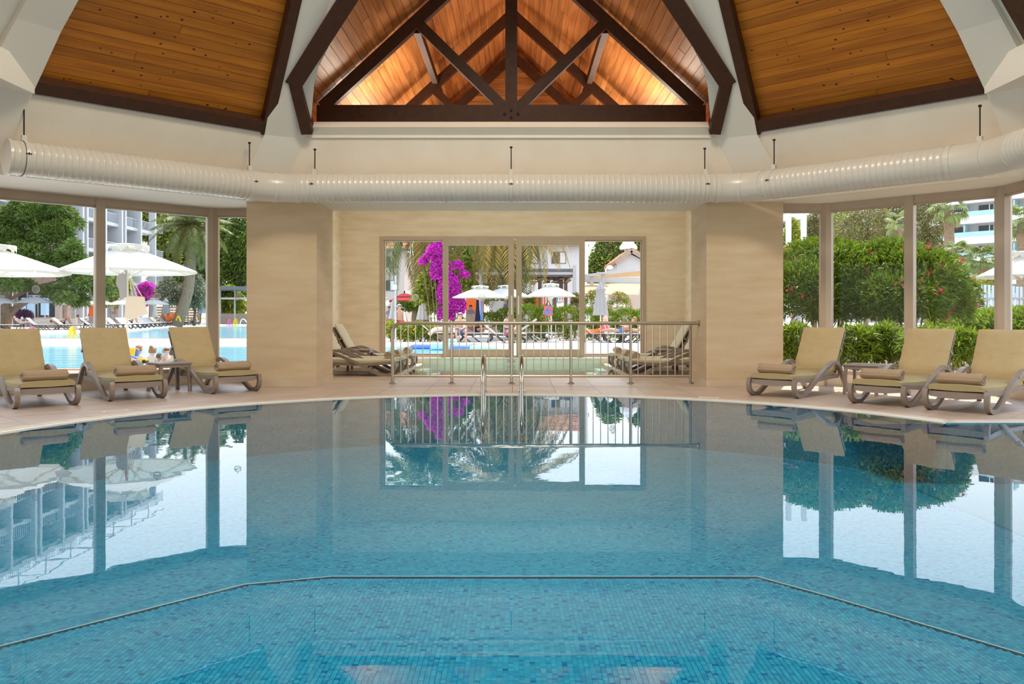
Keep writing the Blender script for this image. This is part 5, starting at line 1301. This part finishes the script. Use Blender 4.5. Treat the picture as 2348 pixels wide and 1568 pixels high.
def person(label, pose, loc, rz=0, sc=1.0, skin='skin', hair='hairb', suit=None, suitm='navy', bun=False, longhair=False, prop=None, head=1.0, cap=None, group=None):
    D = POSE[pose]; r = thing('person', label, 'person', loc, rz, group); r.scale = (sc,)*3
    V, E, ix = [], [], {}
    def add(k, p, rad): ix[k] = len(V); V.append((p, rad)); return ix[k]
    for k in ('pel','spi','che','nek','hed','top'): add(k, D[k], RAD[k]*(head if k in ('hed','top') else 1))
    E += [(0,1),(1,2),(2,3),(3,4),(4,5)]
    for s_ in (-1,1):
        for k in ('sho','elb','wri','hip','kne','ank','toe'):
            x, y, z = D[k]
            p = (s_*x,y,z) if pose in ('stand','armsup','sit') else (x,s_*y,z)
            add(k+str(s_), p, RAD[k])
        E += [(ix['che'],ix['sho%d'%s_]),(ix['sho%d'%s_],ix['elb%d'%s_]),(ix['elb%d'%s_],ix['wri%d'%s_]),(0,ix['hip%d'%s_]),(ix['hip%d'%s_],ix['kne%d'%s_]),(ix['kne%d'%s_],ix['ank%d'%s_]),(ix['ank%d'%s_],ix['toe%d'%s_])]
        e, w_ = Vector(V[ix['elb%d'%s_]][0]), Vector(V[ix['wri%d'%s_]][0]); t = (w_-e).normalized(); sd_ = t.cross(Vector((0,0,1)))
        sd_ = sd_.normalized() if sd_.length > .1 else Vector((1,0,0)); nv_ = sd_.cross(t)
        pm = add('palm%d'%s_, tuple(w_+t*.07), .026); E.append((ix['wri%d'%s_], pm))
        for k, (o_, l) in enumerate(((-.028,.085),(-.010,.10),(.010,.095),(.028,.075))):
            a = add('f%d%d'%(k,s_), tuple(w_+t*(.07+l*.55)+sd_*o_*1.15-nv_*.008), .0085); b = add('g%d%d'%(k,s_), tuple(w_+t*(.07+l)+sd_*o_*1.2-nv_*.03), .007); E += [(pm,a),(a,b)]
        a = add('t%d'%s_, tuple(w_+t*.06+sd_*(-.05)-nv_*.01), .010); b = add('u%d'%s_, tuple(w_+t*.10+sd_*(-.065)-nv_*.02), .008); E += [(ix['wri%d'%s_],a),(a,b)]
    skinmesh('body', V, E, M[skin], r)
    hd = Vector(D['hed']); tp_ = Vector(D['top']); ax = (tp_-hd).normalized()
    fwd = Vector((0,-1,0)) if pose in ('stand','armsup','sit') else Vector((.55,0,.6)).normalized()
    fwd = (fwd-ax*fwd.dot(ax)).normalized(); sd_ = ax.cross(fwd); hr = .095*head
    R = Matrix((sd_, fwd, ax)).transposed()
    hc = hd+ax*.035
    m = MB(); vs, fs = [], []; n, k_ = 14, 7
    for i in range(k_+1):
        th_ = (PI*.62)*i/k_
        for j in range(n):
            a = 2*PI*j/n; cut = .55 if math.sin(a) > .3 else 1.0
            t_ = th_*cut; vs.append(hc+R@Vector((hr*1.12*math.sin(t_)*math.cos(a), hr*1.18*math.sin(t_)*math.sin(a)-.008, hr*1.22*math.cos(t_))))
    for i in range(k_):
        for j in range(n): fs.append((i*n+j,(i+1)*n+j,(i+1)*n+(j+1)%n,i*n+(j+1)%n))
    m.add(vs, fs)
    if bun: m.ball(tuple(hc+R@Vector((0,-hr*.75,hr*1.15))), hr*.5, 10, 6)
    if longhair: m.tube([hc-fwd*hr*.9, hc-fwd*hr*1.2-ax*hr*1.3, hc-fwd*hr*1.1-ax*hr*2.4], [hr*.7,hr*.6,hr*.3], 8)
    m.build('hair', M[cap or hair], r, True, world=False)
    f_ = MB().ball(tuple(hc+R@Vector((0,hr*1.02,-hr*.15))), hr*.17, 6, 5)
    f_.build('nose', M[skin], r, True, world=False)
    m = MB()
    for s_ in (-1,1): m.ball(tuple(hc+R@Vector((s_*hr*.38,hr*.90,hr*.12))), hr*.085, 6, 5)
    m.build('eyes', M['black'], r, True, world=False)
    m = MB().ball(tuple(hc+R@Vector((0,hr*.93,-hr*.5))), (hr*.28,hr*.1,hr*.07), 6, 5); m.build('mouth', M['redc'], r, True, world=False)
    m = MB()
    for s_ in (-1,1): m.ball(tuple(hc+R@Vector((s_*hr*1.0,0,0))), hr*.2, 6, 5)
    m.build('ears', M[skin], r, True, world=False)
    Q = lambda k: V[ix[k]][0]
    if suit in ('shorts','full','trunks'):
        vv = [(Q('pel'),.145)]; ee = []
        for s_ in (-1,1):
            h_, kn = Vector(Q('hip%d'%s_)), Vector(Q('kne%d'%s_)); f = .25 if suit != 'shorts' else .6
            vv += [(tuple(h_),.104),(tuple(h_.lerp(kn,f)),.092-.02*f)]; b_ = len(vv)-2; ee += [(0,b_),(b_,b_+1)]
        if suit == 'full': vv += [(Q('spi'),.128),(Q('che'),.146)]; ee += [(0,5),(5,6)]
        skinmesh('swimwear', vv, ee, M[suitm], r)
    if suit == 'shirt':
        vv = [(Q('spi'),.13),(Q('che'),.15),(tuple(Vector(Q('sho-1'))),.075),(tuple(Vector(Q('sho1'))),.075),(Q('pel'),.145)]; skinmesh('shirt', vv, [(0,1),(1,2),(1,3),(0,4)], M[suitm], r)
    if prop == 'book':
        c = (Vector(Q('wri-1'))+Vector(Q('wri1')))/2; MB().box(tuple(c+Vector((0,0,.06))),(.03,.26,.2)).build('book', M['white'], r, world=False)
    return r
def pt(x, d, z=.1): return (GX(x,d), d, z)
person('woman standing in grey patterned swimsuit, hands at her face, at the far pool edge','armsup',pt(264,70,.05),-.6,.96,'skin2','hairf','full','umbg',True)
person('sunbather in white reclining and reading on the far lounger by the purple shrub','recline',pt(50,58),0.1,1,'skin3','hairb','shirt','white',prop='book')
person('tanned sunbather lying with both knees raised on the far terrace','kneesup',pt(142,58.3),.1,1,'skin2','hairb','trunks','navy')
person('dark haired man sitting up reading near the red folded parasol','recline',pt(197,59.5),.1,1,'skin2','hairb','trunks','navy',prop='book')
person('sunbather in a black bikini sitting just right of the big parasol pole','kneesup',pt(298,66),.1,1,'skin2','hairf','trunks','navy')
person('sunbather sitting upright behind the row, under the closed grey parasol','sit',pt(374,80),0,1,'skin2','hairb','trunks','navy')
person('sunbather leaning back beside the yellow green float on the far terrace','recline',pt(418,82),.1,1,'skin2','hairb','trunks','navy')
person('sunbather with raised pale knees last on the far terrace row','kneesup',pt(440,84),.1,1,'skin3','hairf','trunks','navy')
tag(MB().ball(P(397,727,78),(.55,.4,.35),12,8).ball(P(387,731,78),(.4,.35,.28),10,7).build('inflatable_float', M['orange']), 'big orange inflatable heaped on the far terrace loungers', 'float')
tag(MB().tube(catmull([P(404,735,77.5),P(408,725,77.5),P(412,731,77.5),P(414,738,77.5)],4), .08, 8).build('pool_noodle', M['yellow']), 'yellow green foam float beside the orange inflatable', 'float')
# children in the outdoor pool
zw = -.06
KID = 'children in the outdoor pool'
def kidp(x, yt, d, label, rz, hair, skin, bun=False, lh=False, sc=.68, suit='full', sm='white', hd=1.3):
    h = 1.72*sc; zt = GZ(yt, d); person(label,'stand',(GX(x,d),d,zt-h),rz,sc,skin,hair,suit,sm,bun,lh,None,hd,None,KID)
kidp(318,793,18.6,'child with auburn hair beside the blue and yellow buckets in the pool',2.6,'hairf','skin3',sc=.66)
kidp(350,797,18.6,'girl with a hair bun seen from behind, middle of the pool children',2.9,'hairf','skin3',True,sc=.66)
kidp(381,798,18.2,'baby in a pale striped top facing sideways between two girls in the pool',1.2,'hairf','skin3',sc=.55,sm='white')
kidp(398,801,18.0,'girl with a brown bun nearest the pier-side lounger, back turned',2.9,'hairb','skin3',True,sc=.66)
kidp(365,811,17.9,'small child with an orange top low in the water between the bun girls',2.2,'hairb','skin2',sc=.5,sm='orange')
def bucket(x, y, d, r, h, m, label):
    c = P(x,y,d); t = thing('toy_bucket', label, 'bucket', c); MB().lathe([(r*.75,0),(r,h),(r*.92,h),(r*.7,.02)], 14).build('pail', m, t, world=False)
    MB().tube([(r*math.cos(a),0,h+r*.7*math.sin(a)) for a in [PI*k/8 for k in range(9)]], .006, 5).build('handle', M['white'], t, world=False); return t
bucket(301,817,17.0,.085,.16,M['yellow'],'yellow toy bucket on the pool edge beside the children')
bucket(313,817,17.1,.055,.12,M['bluep'],'blue toy bucket beside the yellow one')
tr_ = thing('toy_truck', 'blue and yellow toy digger on the pool edge behind the side table', 'toy', P(325,833,16.4))
MB().rbox((0,0,.06),(.20,.12,.07),.02).build('body', M['yellow'], tr_, world=False); MB().beam((-.08,0,.09),(-.26,0,.16),.05,.03).build('arm', M['bluep'], tr_, world=False)
for a in (-.07,.07): MB().tube([(a,-.075,.035),(a,.075,.035)],.035,12).build('wheel', M['black'], tr_, world=False)
cb_ = thing('cloth_bag', 'slumped beige cloth bag between the middle lounger and the buckets', 'bag', P(288,850,15.4)); 
MB().lathe([(.12,0),(.16,.06),(.15,.16),(.08,.26),(.03,.36)],12,(0,0,0),1.2,.6).build('pouch', M['towelw'], cb_, world=False)
# ------------------------------------------------------------------ view through the alcove door
def house(name, label, x0, x1, yb, ye, d, dep, wins, roof=True, m=None):
    r = thing(name, label, 'building', (GX((x0+x1)/2,d),d,-.02)); z1 = GZ(ye, d); m = m or M['facade2']
    MB().b2((GX(x0,d),d,-.02),(GX(x1,d),d+dep,z1)).build('wall', m, r)
    for a, b, c, e in wins:
        w_ = MB().b2((GX(a,d)-.06,d-.05,GZ(e,d)-.06),(GX(b,d)+.06,d+.02,GZ(c,d)+.06)).build('window', M['darkmetal'], r)
        MB().b2((GX(a,d),d-.07,GZ(e,d)),(GX((a*.45+b*.55),d),d-.04,GZ(c,d))).build('pane', M['win'], w_); MB().b2((GX((a*.45+b*.55),d)+.05,d-.07,GZ(e,d)),(GX(b,d),d-.04,GZ(c,d))).build('curtain', M['curtain'], w_)
    if roof:
        xa, xb = GX(x0,d)-.5, GX(x1,d)+.5; run = 4.2; rise = 1.75
        for k in range(6):
            u = k/6; v = (k+1)/6
            for j in range(int((xb-xa)/.55)):
                MB().slab([(xa+j*.55,d-.6+run*u,z1+rise*u+.03),(xa+j*.55+.52,d-.6+run*u,z1+rise*u+.03),(xa+j*.55+.52,d-.6+run*v+.05,z1+rise*v),(xa+j*.55,d-.6+run*v+.05,z1+rise*v)], (0,0,.07)).build('shingle', M['roofc'], r)
        MB().slab([(xa,d-.6,z1),(xb,d-.6,z1),(xb,d-.6+run,z1+rise),(xa,d-.6+run,z1+rise)], (0,0,.03)).build('roof_deck', M['stone'], r); MB().b2((xa,d-.72,z1-.1),(xb,d-.6,z1+.06)).build('gutter', M['darkmetal'], r)
    return r
house('apartment_house','pinkish house with tiled roof at the edge of the door view',800,927,0,574,62,9,[(880,906,590,611),(880,906,644,665),(835,862,590,611),(835,862,644,665)])
house('apartment_house','pale house with tiled roof and one window behind the date palms',1190,1334,0,564,64,9,[(1266,1296,579,603),(1205,1232,579,603)], True, M['facade'])
gh = thing('gabled_house', 'grey white gabled house with brown verge and white chimney', 'building', (GX(1450,70),70,-.02)); d = 70
ap = P(1446,577,d); lf = P(1409,606,d); rt = P(1483,606,d)
MB().slab([(GX(1415,d),d,-.02),(GX(1500,d),d,-.02),(GX(1500,d),d,GZ(610,d)),(ap.x,d,ap.z-.2),(GX(1415,d),d,GZ(604,d))], (0,8,0)).build('wall', M['facade'], gh)
MB().slab([(lf.x,d-.4,lf.z),(ap.x,d-.4,ap.z),(ap.x,d-.4,ap.z+.3),(lf.x,d-.4,lf.z+.3)], (0,8.8,0)).build('roof_slope', M['roofc'], gh); MB().slab([(rt.x+1,d-.4,rt.z-.3),(ap.x,d-.4,ap.z),(ap.x,d-.4,ap.z+.3),(rt.x+1,d-.4,rt.z)], (0,8.8,0)).build('roof_slope', M['roofc'], gh)
MB().beam((lf.x,d-.45,lf.z+.1),(ap.x,d-.45,ap.z+.1),.08,.42,(0,0,1)).build('verge', M['stone'], gh); MB().beam((rt.x+1,d-.45,rt.z-.2),(ap.x,d-.45,ap.z+.1),.08,.42,(0,0,1)).build('verge', M['stone'], gh)
c = P(1441,580,d+1.5); MB().b2((c.x-.3,d+1.2,c.z-1),(c.x+.3,d+1.8,c.z+.4)).lathe([(.75,.3),(.75,.55),(.3,1.1),(.3,1.25)],8,(c.x,d+1.5,c.z)).build('chimney', M['white'], gh)
tag(MB().tube([(GX(1343,58),58,-.02),(GX(1343,58),58,8)],.17,10).build('white_mast', M['white']), 'thick white mast just right of the sliding door stile', 'post')
for x, y, rx, ry, lab, ml in ((1400,590,55,60,'tall yellow dappled dark tree behind the gabled house, left part','leaf_dk'),(1462,580,40,55,'tall dark tree rising behind the gabled roof','leaf_dk'),(1370,630,30,30,'small dark tree left under the gabled house','leaf_dk'),(945,640,24,40,'dark tree between the pinkish house and the bougainvillea','leaf_dk'),(1130,640,70,45,'dark shade tree behind the pergola roof','leaf_dk'),(1040,585,60,60,'tall shade tree behind the magenta bougainvillea top','leaf_dk'),(1150,570,75,55,'tall shade tree behind the centred date palm crown','leaf_ol')):
    d = 88; tree('leafy_tree', lab, (GX(x,d),d,-.02), [pb(x,y,d,rx*.8,ry*.8), pb(x-rx*.5,y+ry*.4,d,rx*.6,ry*.6), pb(x+rx*.5,y+ry*.4,d,rx*.6,ry*.6), pb(x,y-ry*.5,d,rx*.6,ry*.6), pb(x+rx*.1,y+ry*.9,d,rx*.6,ry*.5)], 9000, .38, .17, M[ml], .28, None, .3, 3, M['leaf_gold'])
date_palm('date palm with golden fronds drooping behind the bougainvillea', (GX(962,46),46,-.02), P(975,500,46), 4.4, 46, .42, (.6,1.35), 0, 'date palms before the door', ('leaf_palm','leaf_dry'))
date_palm('date palm with golden drooping fronds centred on the door handles', (GX(1178,42),42,-.02), P(1172,492,42), 4.0, 54, .36, (.6,1.4), 0, 'date palms before the door', ('leaf_dry','leaf_palm'))
# bougainvillea with green creeper
bl = [pb(x,y,40,rx,ry) for x,y,rx,ry in ((1000,575,20,16),(1010,620,22,35),(1030,670,26,45),(1045,700,22,30),(985,590,14,9),(1050,610,12,12),(970,600,10,7),(1065,630,10,8),(1008,560,10,14),(1022,720,18,22))]
bg = bush('bougainvillea', 'tall magenta bougainvillea cascading before the date palm', 'shrub', (GX(1020,40),40,-.02), bl, 15000, .11, .10, M['mag'], .2, None, 8, None, .03)
bush('creeper_column', 'green leafy creeper column left of the magenta bougainvillea', 'shrub', (GX(985,40.8),40.8,-.02), [pb(985,660,40.8,28,38), pb(1000,625,40.8,20,30), pb(975,680,40.8,25,28), pb(1060,640,42,26,50), pb(1010,700,41,30,30)], 6500, .2, .13, M['leaf_gold'], .2, None, 4)
# hedge with oleander flowers, yellow shrubs
hbl = [pb(x,y,37,34,28,.8) for x,y in ((1125,745),(1165,735),(1210,728),(1255,730),(1300,732),(1345,736),(1390,740),(1435,738),(1475,738))]+[pb(x,765,37,34,22,.8) for x in (1215,1270,1330,1390,1450)]
bush('oleander_hedge', 'clipped oleander hedge dotted with pink flowers behind the sunbathers', 'hedge', (GX(1300,37),37,-.02), hbl, 15000, .20, .04, M['leaf_ol'], .6, [(M['pink'],70,.035)], 10)
for x, y, rx, ry, lab in ((1365,685,28,28,'pink oleander shrub left of the big closed parasol'),(1420,690,28,26,'pink oleander shrub right of the big closed parasol'),(1320,690,12,22,'pink oleander shrub at the sliding door stile'),(1215,690,14,24,'tall loose pink oleander behind the white parasols')):
    bush('oleander_shrub', lab, 'shrub', (GX(x,39.5),39.5,-.02), [pb(x,y+18,39.5,rx,ry), pb(x,y,39.5,rx*.8,ry*.7)], 900, .2, .035, M['leaf_ol'], .6, [(M['pink'],30,.05)], 5)
for x, y, rx, lab in ((897,758,20,'yellow green shrub at the door frame behind the railing curve'),(932,765,18,'low yellow green shrub under the walking man'),(962,758,18,'yellow flowering shrub between two railing posts'),(985,762,12,'small yellow green shrub beside the stone planter')):
    bush('yellow_shrub', lab, 'shrub', (GX(x,35),35,-.02), [pb(x,y,35,rx,20,.4), pb(x+rx*.4,y+8,35,rx*.7,14,.3)], 1500, .15, .06, M['leaf_gold'] if 'flower' not in lab else M['leaf_lime'], .5, [(mat('yellow flower',(.85,.6,.02),.6,.2),25,.05)] if 'flower' in lab else None, 4)
bush('clipped_hedge', 'dark clipped hedge behind the small closed beige parasol', 'hedge', (GX(950,45),45,-.02), [pb(x,705,45,18,12,.6) for x in (925,950,975,1000)], 2500, .16, .08, M['leaf_ol'], .3, None, 3)
tag(MB().b2((GX(985,36),36,-.02),(GX(1030,36),36.6,GZ(742,36))).build('stone_planter', M['stone']), 'low brown stone planter beside the yellow shrubs', 'planter')
tag(MB().b2((GX(1122,45),45,-.02),(GX(1222,45),45.3,GZ(690,45))).build('white_screen', M['facade']), 'white screen wall behind the open parasols', 'wall panel')
# pergola bar
pg = thing('pergola', 'grey steel pergola roof of the poolside bar behind the white parasols', 'pergola', (GX(1200,48),48,-.02)); d = 48
MB().b2((GX(1072,d),d,GZ(634,d)),(GX(1316,d),d+5,GZ(616,d))).build('roof', M['darkmetal'], pg); MB().b2((GX(1072,d),d-.15,GZ(630,d)),(GX(1318,d),d-.02,GZ(624,d))).build('fascia', M['greymetal'], pg)
for x in (1103,1152,1180,1240,1276,1302,1317): MB().b2((GX(x,d)-.10,d-.2 if x in (1103,1317) else d+2,-.02),(GX(x,d)+.10,d if x in (1103,1317) else d+2.2,GZ(608 if x in (1103,1317) else 634,d))).build('post', M['greymetal'] if x in (1103,1317) else M['bark'], pg)
for i in range(14): MB().b2((GX(1090,d)+i*.4,d+.2,GZ(640+i%3*3,d)),(GX(1090,d)+i*.4+.3,d+4.8,GZ(640+i%3*3,d)+.06)).build('ceiling_slat', M['plank_f'], pg)
for x0, x1 in ((1117,1145),(1250,1262),(1270,1292)): MB().b2((GX(x0,d),d+.4,GZ(662,d)),(GX(x1,d),d+.7,GZ(637,d))).build('rolled_blind', M['frame'], pg)
st_ = thing('striped_panel', 'back panel with coloured vertical stripes behind the white parasols', 'panel', (GX(1280,56),56,-.02))
MB().b2((GX(1240,56),56,-.02),(GX(1300,56),56.1,GZ(668,56))).build('board', M['white'], st_)
for k, cm in enumerate(('orange','redc','leafgreen','yellow','bluep','redc','leafgreen','bluep','orange','redc')):
    M.setdefault('leafgreen', mat('green stripe', (.05,.30,.12), .7, .2)); x = 1242+k*5.8
    MB().b2((GX(x,56),55.97,.0),(GX(x+2.6,56),56,GZ(669,56))).build('stripe', M[cm], st_)
tag(MB().b2((GX(1068,54),54,-.02),(GX(1110,54),54.2,GZ(680,54))).b2((GX(1195,54),54,-.02),(GX(1240,54),54.2,GZ(676,54))).build('orange_wall', M['orange']), 'orange bar wall glimpsed below the white parasols', 'wall panel')
# straw awnings
aw = thing('shade_awning', 'straw coloured awnings stepping up beside the gabled house', 'awning', (GX(1420,50),50,-.02)); d = 50
A = lambda x, y, d_: tuple(P(x,y,d_))
MB().slab([A(1332,675,46),A(1462,678,46),A(1476,640,52),A(1352,640,52)], (0,0,.06)).build('lower_cloth', M['awning'], aw); MB().slab([A(1335,632,53),A(1478,618,53),A(1478,632,56),A(1335,640,56)], (0,0,.06)).build('upper_cloth', M['awning'], aw)
MB().beam(P(1332,641,50),P(1478,646,50),.3,.28).build('beam', M['facade'], aw); MB().beam(P(1332,634,52),P(1478,616,52),.3,.2).build('beam', M['facade'], aw)
for x in (1357,1383): 
    q = P(x,629 if x > 1370 else 634,49); MB().b2((q.x-.1,48.9,-.02),(q.x+.1,49.1,q.z)).b2((q.x-.36,48.7,q.z),(q.x+.36,49.3,q.z+.12)).build('post', M['greymetal'], aw)
q = P(1392,616,50); MB().tube([P(1389,628,50),P(1389,617,50),P(1396,613,50)],.05,6).ball(P(1398,613,50),(.2,.15,.12),8,6).build('floodlight', M['white'], aw)
MB().b2((GX(1395,58),58,-.02),(GX(1480,58),58.3,GZ(676,58))).build('back_wall', M['facade2'], aw)
# parasols seen through the door
GA = 'parasols seen through the door'
def parad(proto, x, ya, ye, d, rpx, label, z0=-.02, rz=.2): return para(proto, x, ya, d, rpx*d/F, label, z0, None, GA, rz)
parad(PW,1101,654,682,36,64,'white open parasol first from the bougainvillea, dresses hung below')
parad(PW,1160,653,680,38,60,'white open parasol partly behind the middle door stiles')
parad(PW,1264,649,679,35,58,'white open parasol with a colourful backpack on its pole')
parad(PCW,1377,648,725,34,66,'big closed white grey parasol in the last door panel')
parad(PCB,969,687,716,44,52,'closed beige parasol left of the bougainvillea'); parad(PCB,905,685,718,46,50,'closed beige parasol in front of the pinkish house')
for x, ya, d, rp, lab in ((880,682,50,36,'white parasol at the door frame edge below the pinkish house'),(920,692,52,24,'white parasol under the crimson one'),(1421,688,56,21,'small white parasol below the straw awning'),(1285,688,55,22,'small white parasol under the striped panel'),(1240,689,57,18,'small white parasol left of the striped panel'),(1075,689,56,20,'small white parasol behind the first open parasol'),(1398,694,60,10,'tiny white parasol behind the big closed one')):
    parad(PW,x,ya,0,d,rp,lab)
cp = thing('crimson_parasol', 'crimson square two tier parasol on a brown post', 'parasol', (GX(928,50),50,-.02)); d = 50
for nm, x0, x1, y0, y1 in (('lower_tier',897,962,689,680),('upper_tier',911,946,680,673)):
    xa, xb = GX(x0,d), GX(x1,d); z0, z1 = GZ(y0,d), GZ(y1,d); c = (xa+xb)/2; h_ = (xb-xa)/2
    m = MB(); m.add([(xa,d-h_,z0),(xb,d-h_,z0),(xb,d+h_,z0),(xa,d+h_,z0),(c-h_*.4,d-h_*.4,z1),(c+h_*.4,d-h_*.4,z1),(c+h_*.4,d+h_*.4,z1),(c-h_*.4,d+h_*.4,z1)], [(0,1,5,4),(1,2,6,5),(2,3,7,6),(3,0,4,7),(4,5,6,7)]); m.b2((xa,d-h_,z0-.12),(xb,d-h_+.03,z0)).build(nm, M['umbr'], cp)
MB().b2((GX(949,d),d-.12,-.02),(GX(955,d),d+.12,GZ(684,d))).build('post', M['plank_f'], cp)
tag(MB().b2((GX(926,58),58,GZ(677,58)),(GX(958,58),58.5,GZ(667,58))).b2((GX(926,58),58,-.02),(GX(929,58),58.3,GZ(667,58))).build('white_canopy', M['white']), 'white flat canopy edge behind the crimson parasol', 'canopy')
mp_ = thing('flag_mast', 'thin grey mast with a small white box before the pinkish house', 'post', (GX(907,34),34,-.02)); MB().tube([(GX(907,34),34,-.02),(GX(907,34),34,GZ(632,34))],.035,8).build('mast', M['greymetal'], mp_); MB().b2((GX(902,34),33.9,GZ(663,34)),(GX(909,34),34.1,GZ(653,34))).build('box', M['white'], mp_)
# hung clothes and bags
q = P(1095,690,35.5); dr = thing('navy_dress', 'long navy dress hanging from the first open parasol', 'clothing', q)
MB().slab([(a,0,b) for a,b in ((-.05,.05),(.05,.05),(.07,-.3),(.14,-.85),(-.12,-.85),(-.07,-.3))],(0,.05,0)).build('cloth', M['navy'], dr, world=False); MB().tube([(0,.02,.05),(0,.02,.22)],.01,5).build('hanger', M['white'], dr, world=False)
q = P(1104,688,35.4); dr = thing('blue_towel', 'pale blue towel hanging beside the navy dress', 'towel', q); MB().slab([(a,0,b) for a,b in ((-.05,.05),(.05,.05),(.07,-.85),(-.05,-.85))],(0,.05,0)).build('cloth', M['denim'], dr, world=False); MB().tube([(0,.02,.05),(0,.02,.2)],.01,5).build('hanger', M['white'], dr, world=False)
q = P(1257,712,34.6); bk = thing('patterned_backpack', 'blue and red patterned backpack on the third open parasol pole', 'bag', q); M['patt'] = mat('floral cloth', (.08,.20,.42), .8, .1, var=((.65,.12,.12), 9, 2, .45, .55))
MB().rbox((0,-.1,0),(.36,.16,.42),.06).rbox((0,-.18,-.1),(.28,.1,.2),.03).build('pouch', M['patt'], bk, world=False); MB().tube([(-.1,-.05,.2),(0,0,.42),(.1,-.05,.2)],.02,6).build('strap', M['navy'], bk, world=False)
q = P(1161,708,37.8); bk = thing('patterned_bag', 'dark patterned bag hanging just left of the door handles', 'bag', q); MB().rbox((0,0,-.05),(.26,.12,.55),.05).build('pouch', M['patt'], bk, world=False); MB().tube([(-.06,0,.2),(0,0,.4),(.06,0,.2)],.015,6).build('strap', M['navy'], bk, world=False)
q = thing('pole_table', 'small round white shelf table fixed to the third parasol pole', 'table', (GX(1264,34.9),34.9,-.02)); MB().lathe([(.25,GZ(764,35)),(.25,GZ(764,35)+.03)],16,(GX(1264,34.9),34.9,0)).build('table_top', M['white'], q); MB().rbox((GX(1255,34.6),34.6,.25),(.14,.14,.12),.03).build('box', M['white'], q)
# people on the near terrace
person('grey haired man in blue shorts sitting on a lounger by the outdoor pool','sit',(GX(1055,34.2),34.2,-.05),.15,1.0,'skin','hairg','shorts','denim')
person('sunbather in patterned swimwear sitting left of the middle door stiles','sit',(GX(1166,33.2),33.2,-.06),.5,1.05,'skin','hairf','shorts','patt',False,True)
person('sunbather lying behind the grey haired man','recline',(GX(1090,35.6),35.6,-.02),0,1,'skin2','hairb','trunks','navy')
person('walking man in red shorts behind the yellow shrubs','stand',(GX(915,36.5),36.5,-.12),.9,.98,'skin','hairg','shorts','redc')
person('dark haired person with bare back standing beside the big closed parasol','stand',(GX(1388,35.6),35.6,-.35),1.2,.98,'skin3','hairb','trunks','pinkp',False,True)
person('sunbather reading on a lounger in the last door panel','recline',(GX(1424,33.6),33.6,-.02),PI-.2,1,'skin','hairf','trunks','denim',prop='book')
person('sunbather in a white cap at the edge of the last door panel','recline',(GX(1464,33.5),33.5,-.02),PI-.3,1,'skin','hairb','shirt','white',cap='white')
person('bartender in a blue shirt behind the stone counter below the first parasol','stand',(GX(1079,49),49,-.02),0,1,'skin2','hairb','shirt','denim')
person('guest in a blue shirt beside the closed beige parasol, far door panel','stand',(GX(893,47),47,-.02),.3,.95,'skin2','hairb','shirt','denim')
tag(MB().b2((GX(1068,45),45,-.02),(GX(1090,45),45.8,GZ(720,45))).build('stone_counter', M['stone']), 'low stone bar counter in front of the bartender', 'counter')
q = thing('draped_towel', 'cream towel draped over the lounger back beside the planter', 'towel', P(1012,762,34.6)); MB().tube(catmull([(-.5,0,-.1),(-.3,0,.1),(0,0,.14),(.4,0,.12)],4),.09,8).build('cloth', M['towelw'], q, world=False)
q = thing('draped_towel', 'orange patterned towel crumpled on the lounger by the closed parasol', 'towel', (GX(1363,33.9),33.9,.40)); MB().ball((0,0,.02),(.42,.25,.10),10,6).ball((.2,0,.06),(.2,.2,.10),8,5).build('cloth', M['orange'], q, world=False)
q = thing('draped_towel', 'white cloth over the raised lounger back beside the parasol base', 'towel', P(1205,755,34.4)); MB().beam((-.5,0,-.25),(.45,0,.42),.6,.08,(0,0,1)).build('cloth', M['sling'], q, world=False)
# floats on the outdoor pool
def fl(x, y, d, label, m, a, b, c, ring=False):
    q = thing('pool_float', label, 'float', (GX(x,d),d,-.06))
    (MB().tube([(a*math.cos(t),b*math.sin(t),c) for t in [2*PI*k/20 for k in range(20)]], c, 8, closed=True) if ring else MB().rbox((0,0,c),(2*a,2*b,2*c),c*.8,0,3)).build('body', m, q, True, world=False)
    (MB().rbox((a*.5,0,c*2.2),(a*.7,b*1.5,c*1.6),c*.6,0,3) if not ring else MB().lathe([(.001,c*.6),(a*.8,c*.6),(a*.8,c*.8)],16)).build('cushion', M['lblue'] if not ring else m, q, True, world=False); return q
fl(985,787,28.5,'dark blue inflatable mattress beside the planter end of the pool',M['bluep'],.62,.35,.07); fl(1020,786,27.5,'pale blue inflatable lounger behind the first door stile',M['lblue'],.45,.4,.12); fl(1070,790,27,'blue inflatable mattress at the feet of the seated man',M['bluep'],.45,.35,.08); fl(1112,794,26,'round mint green swim ring at the end of the pool',M['mint'],.38,.3,.10,True)
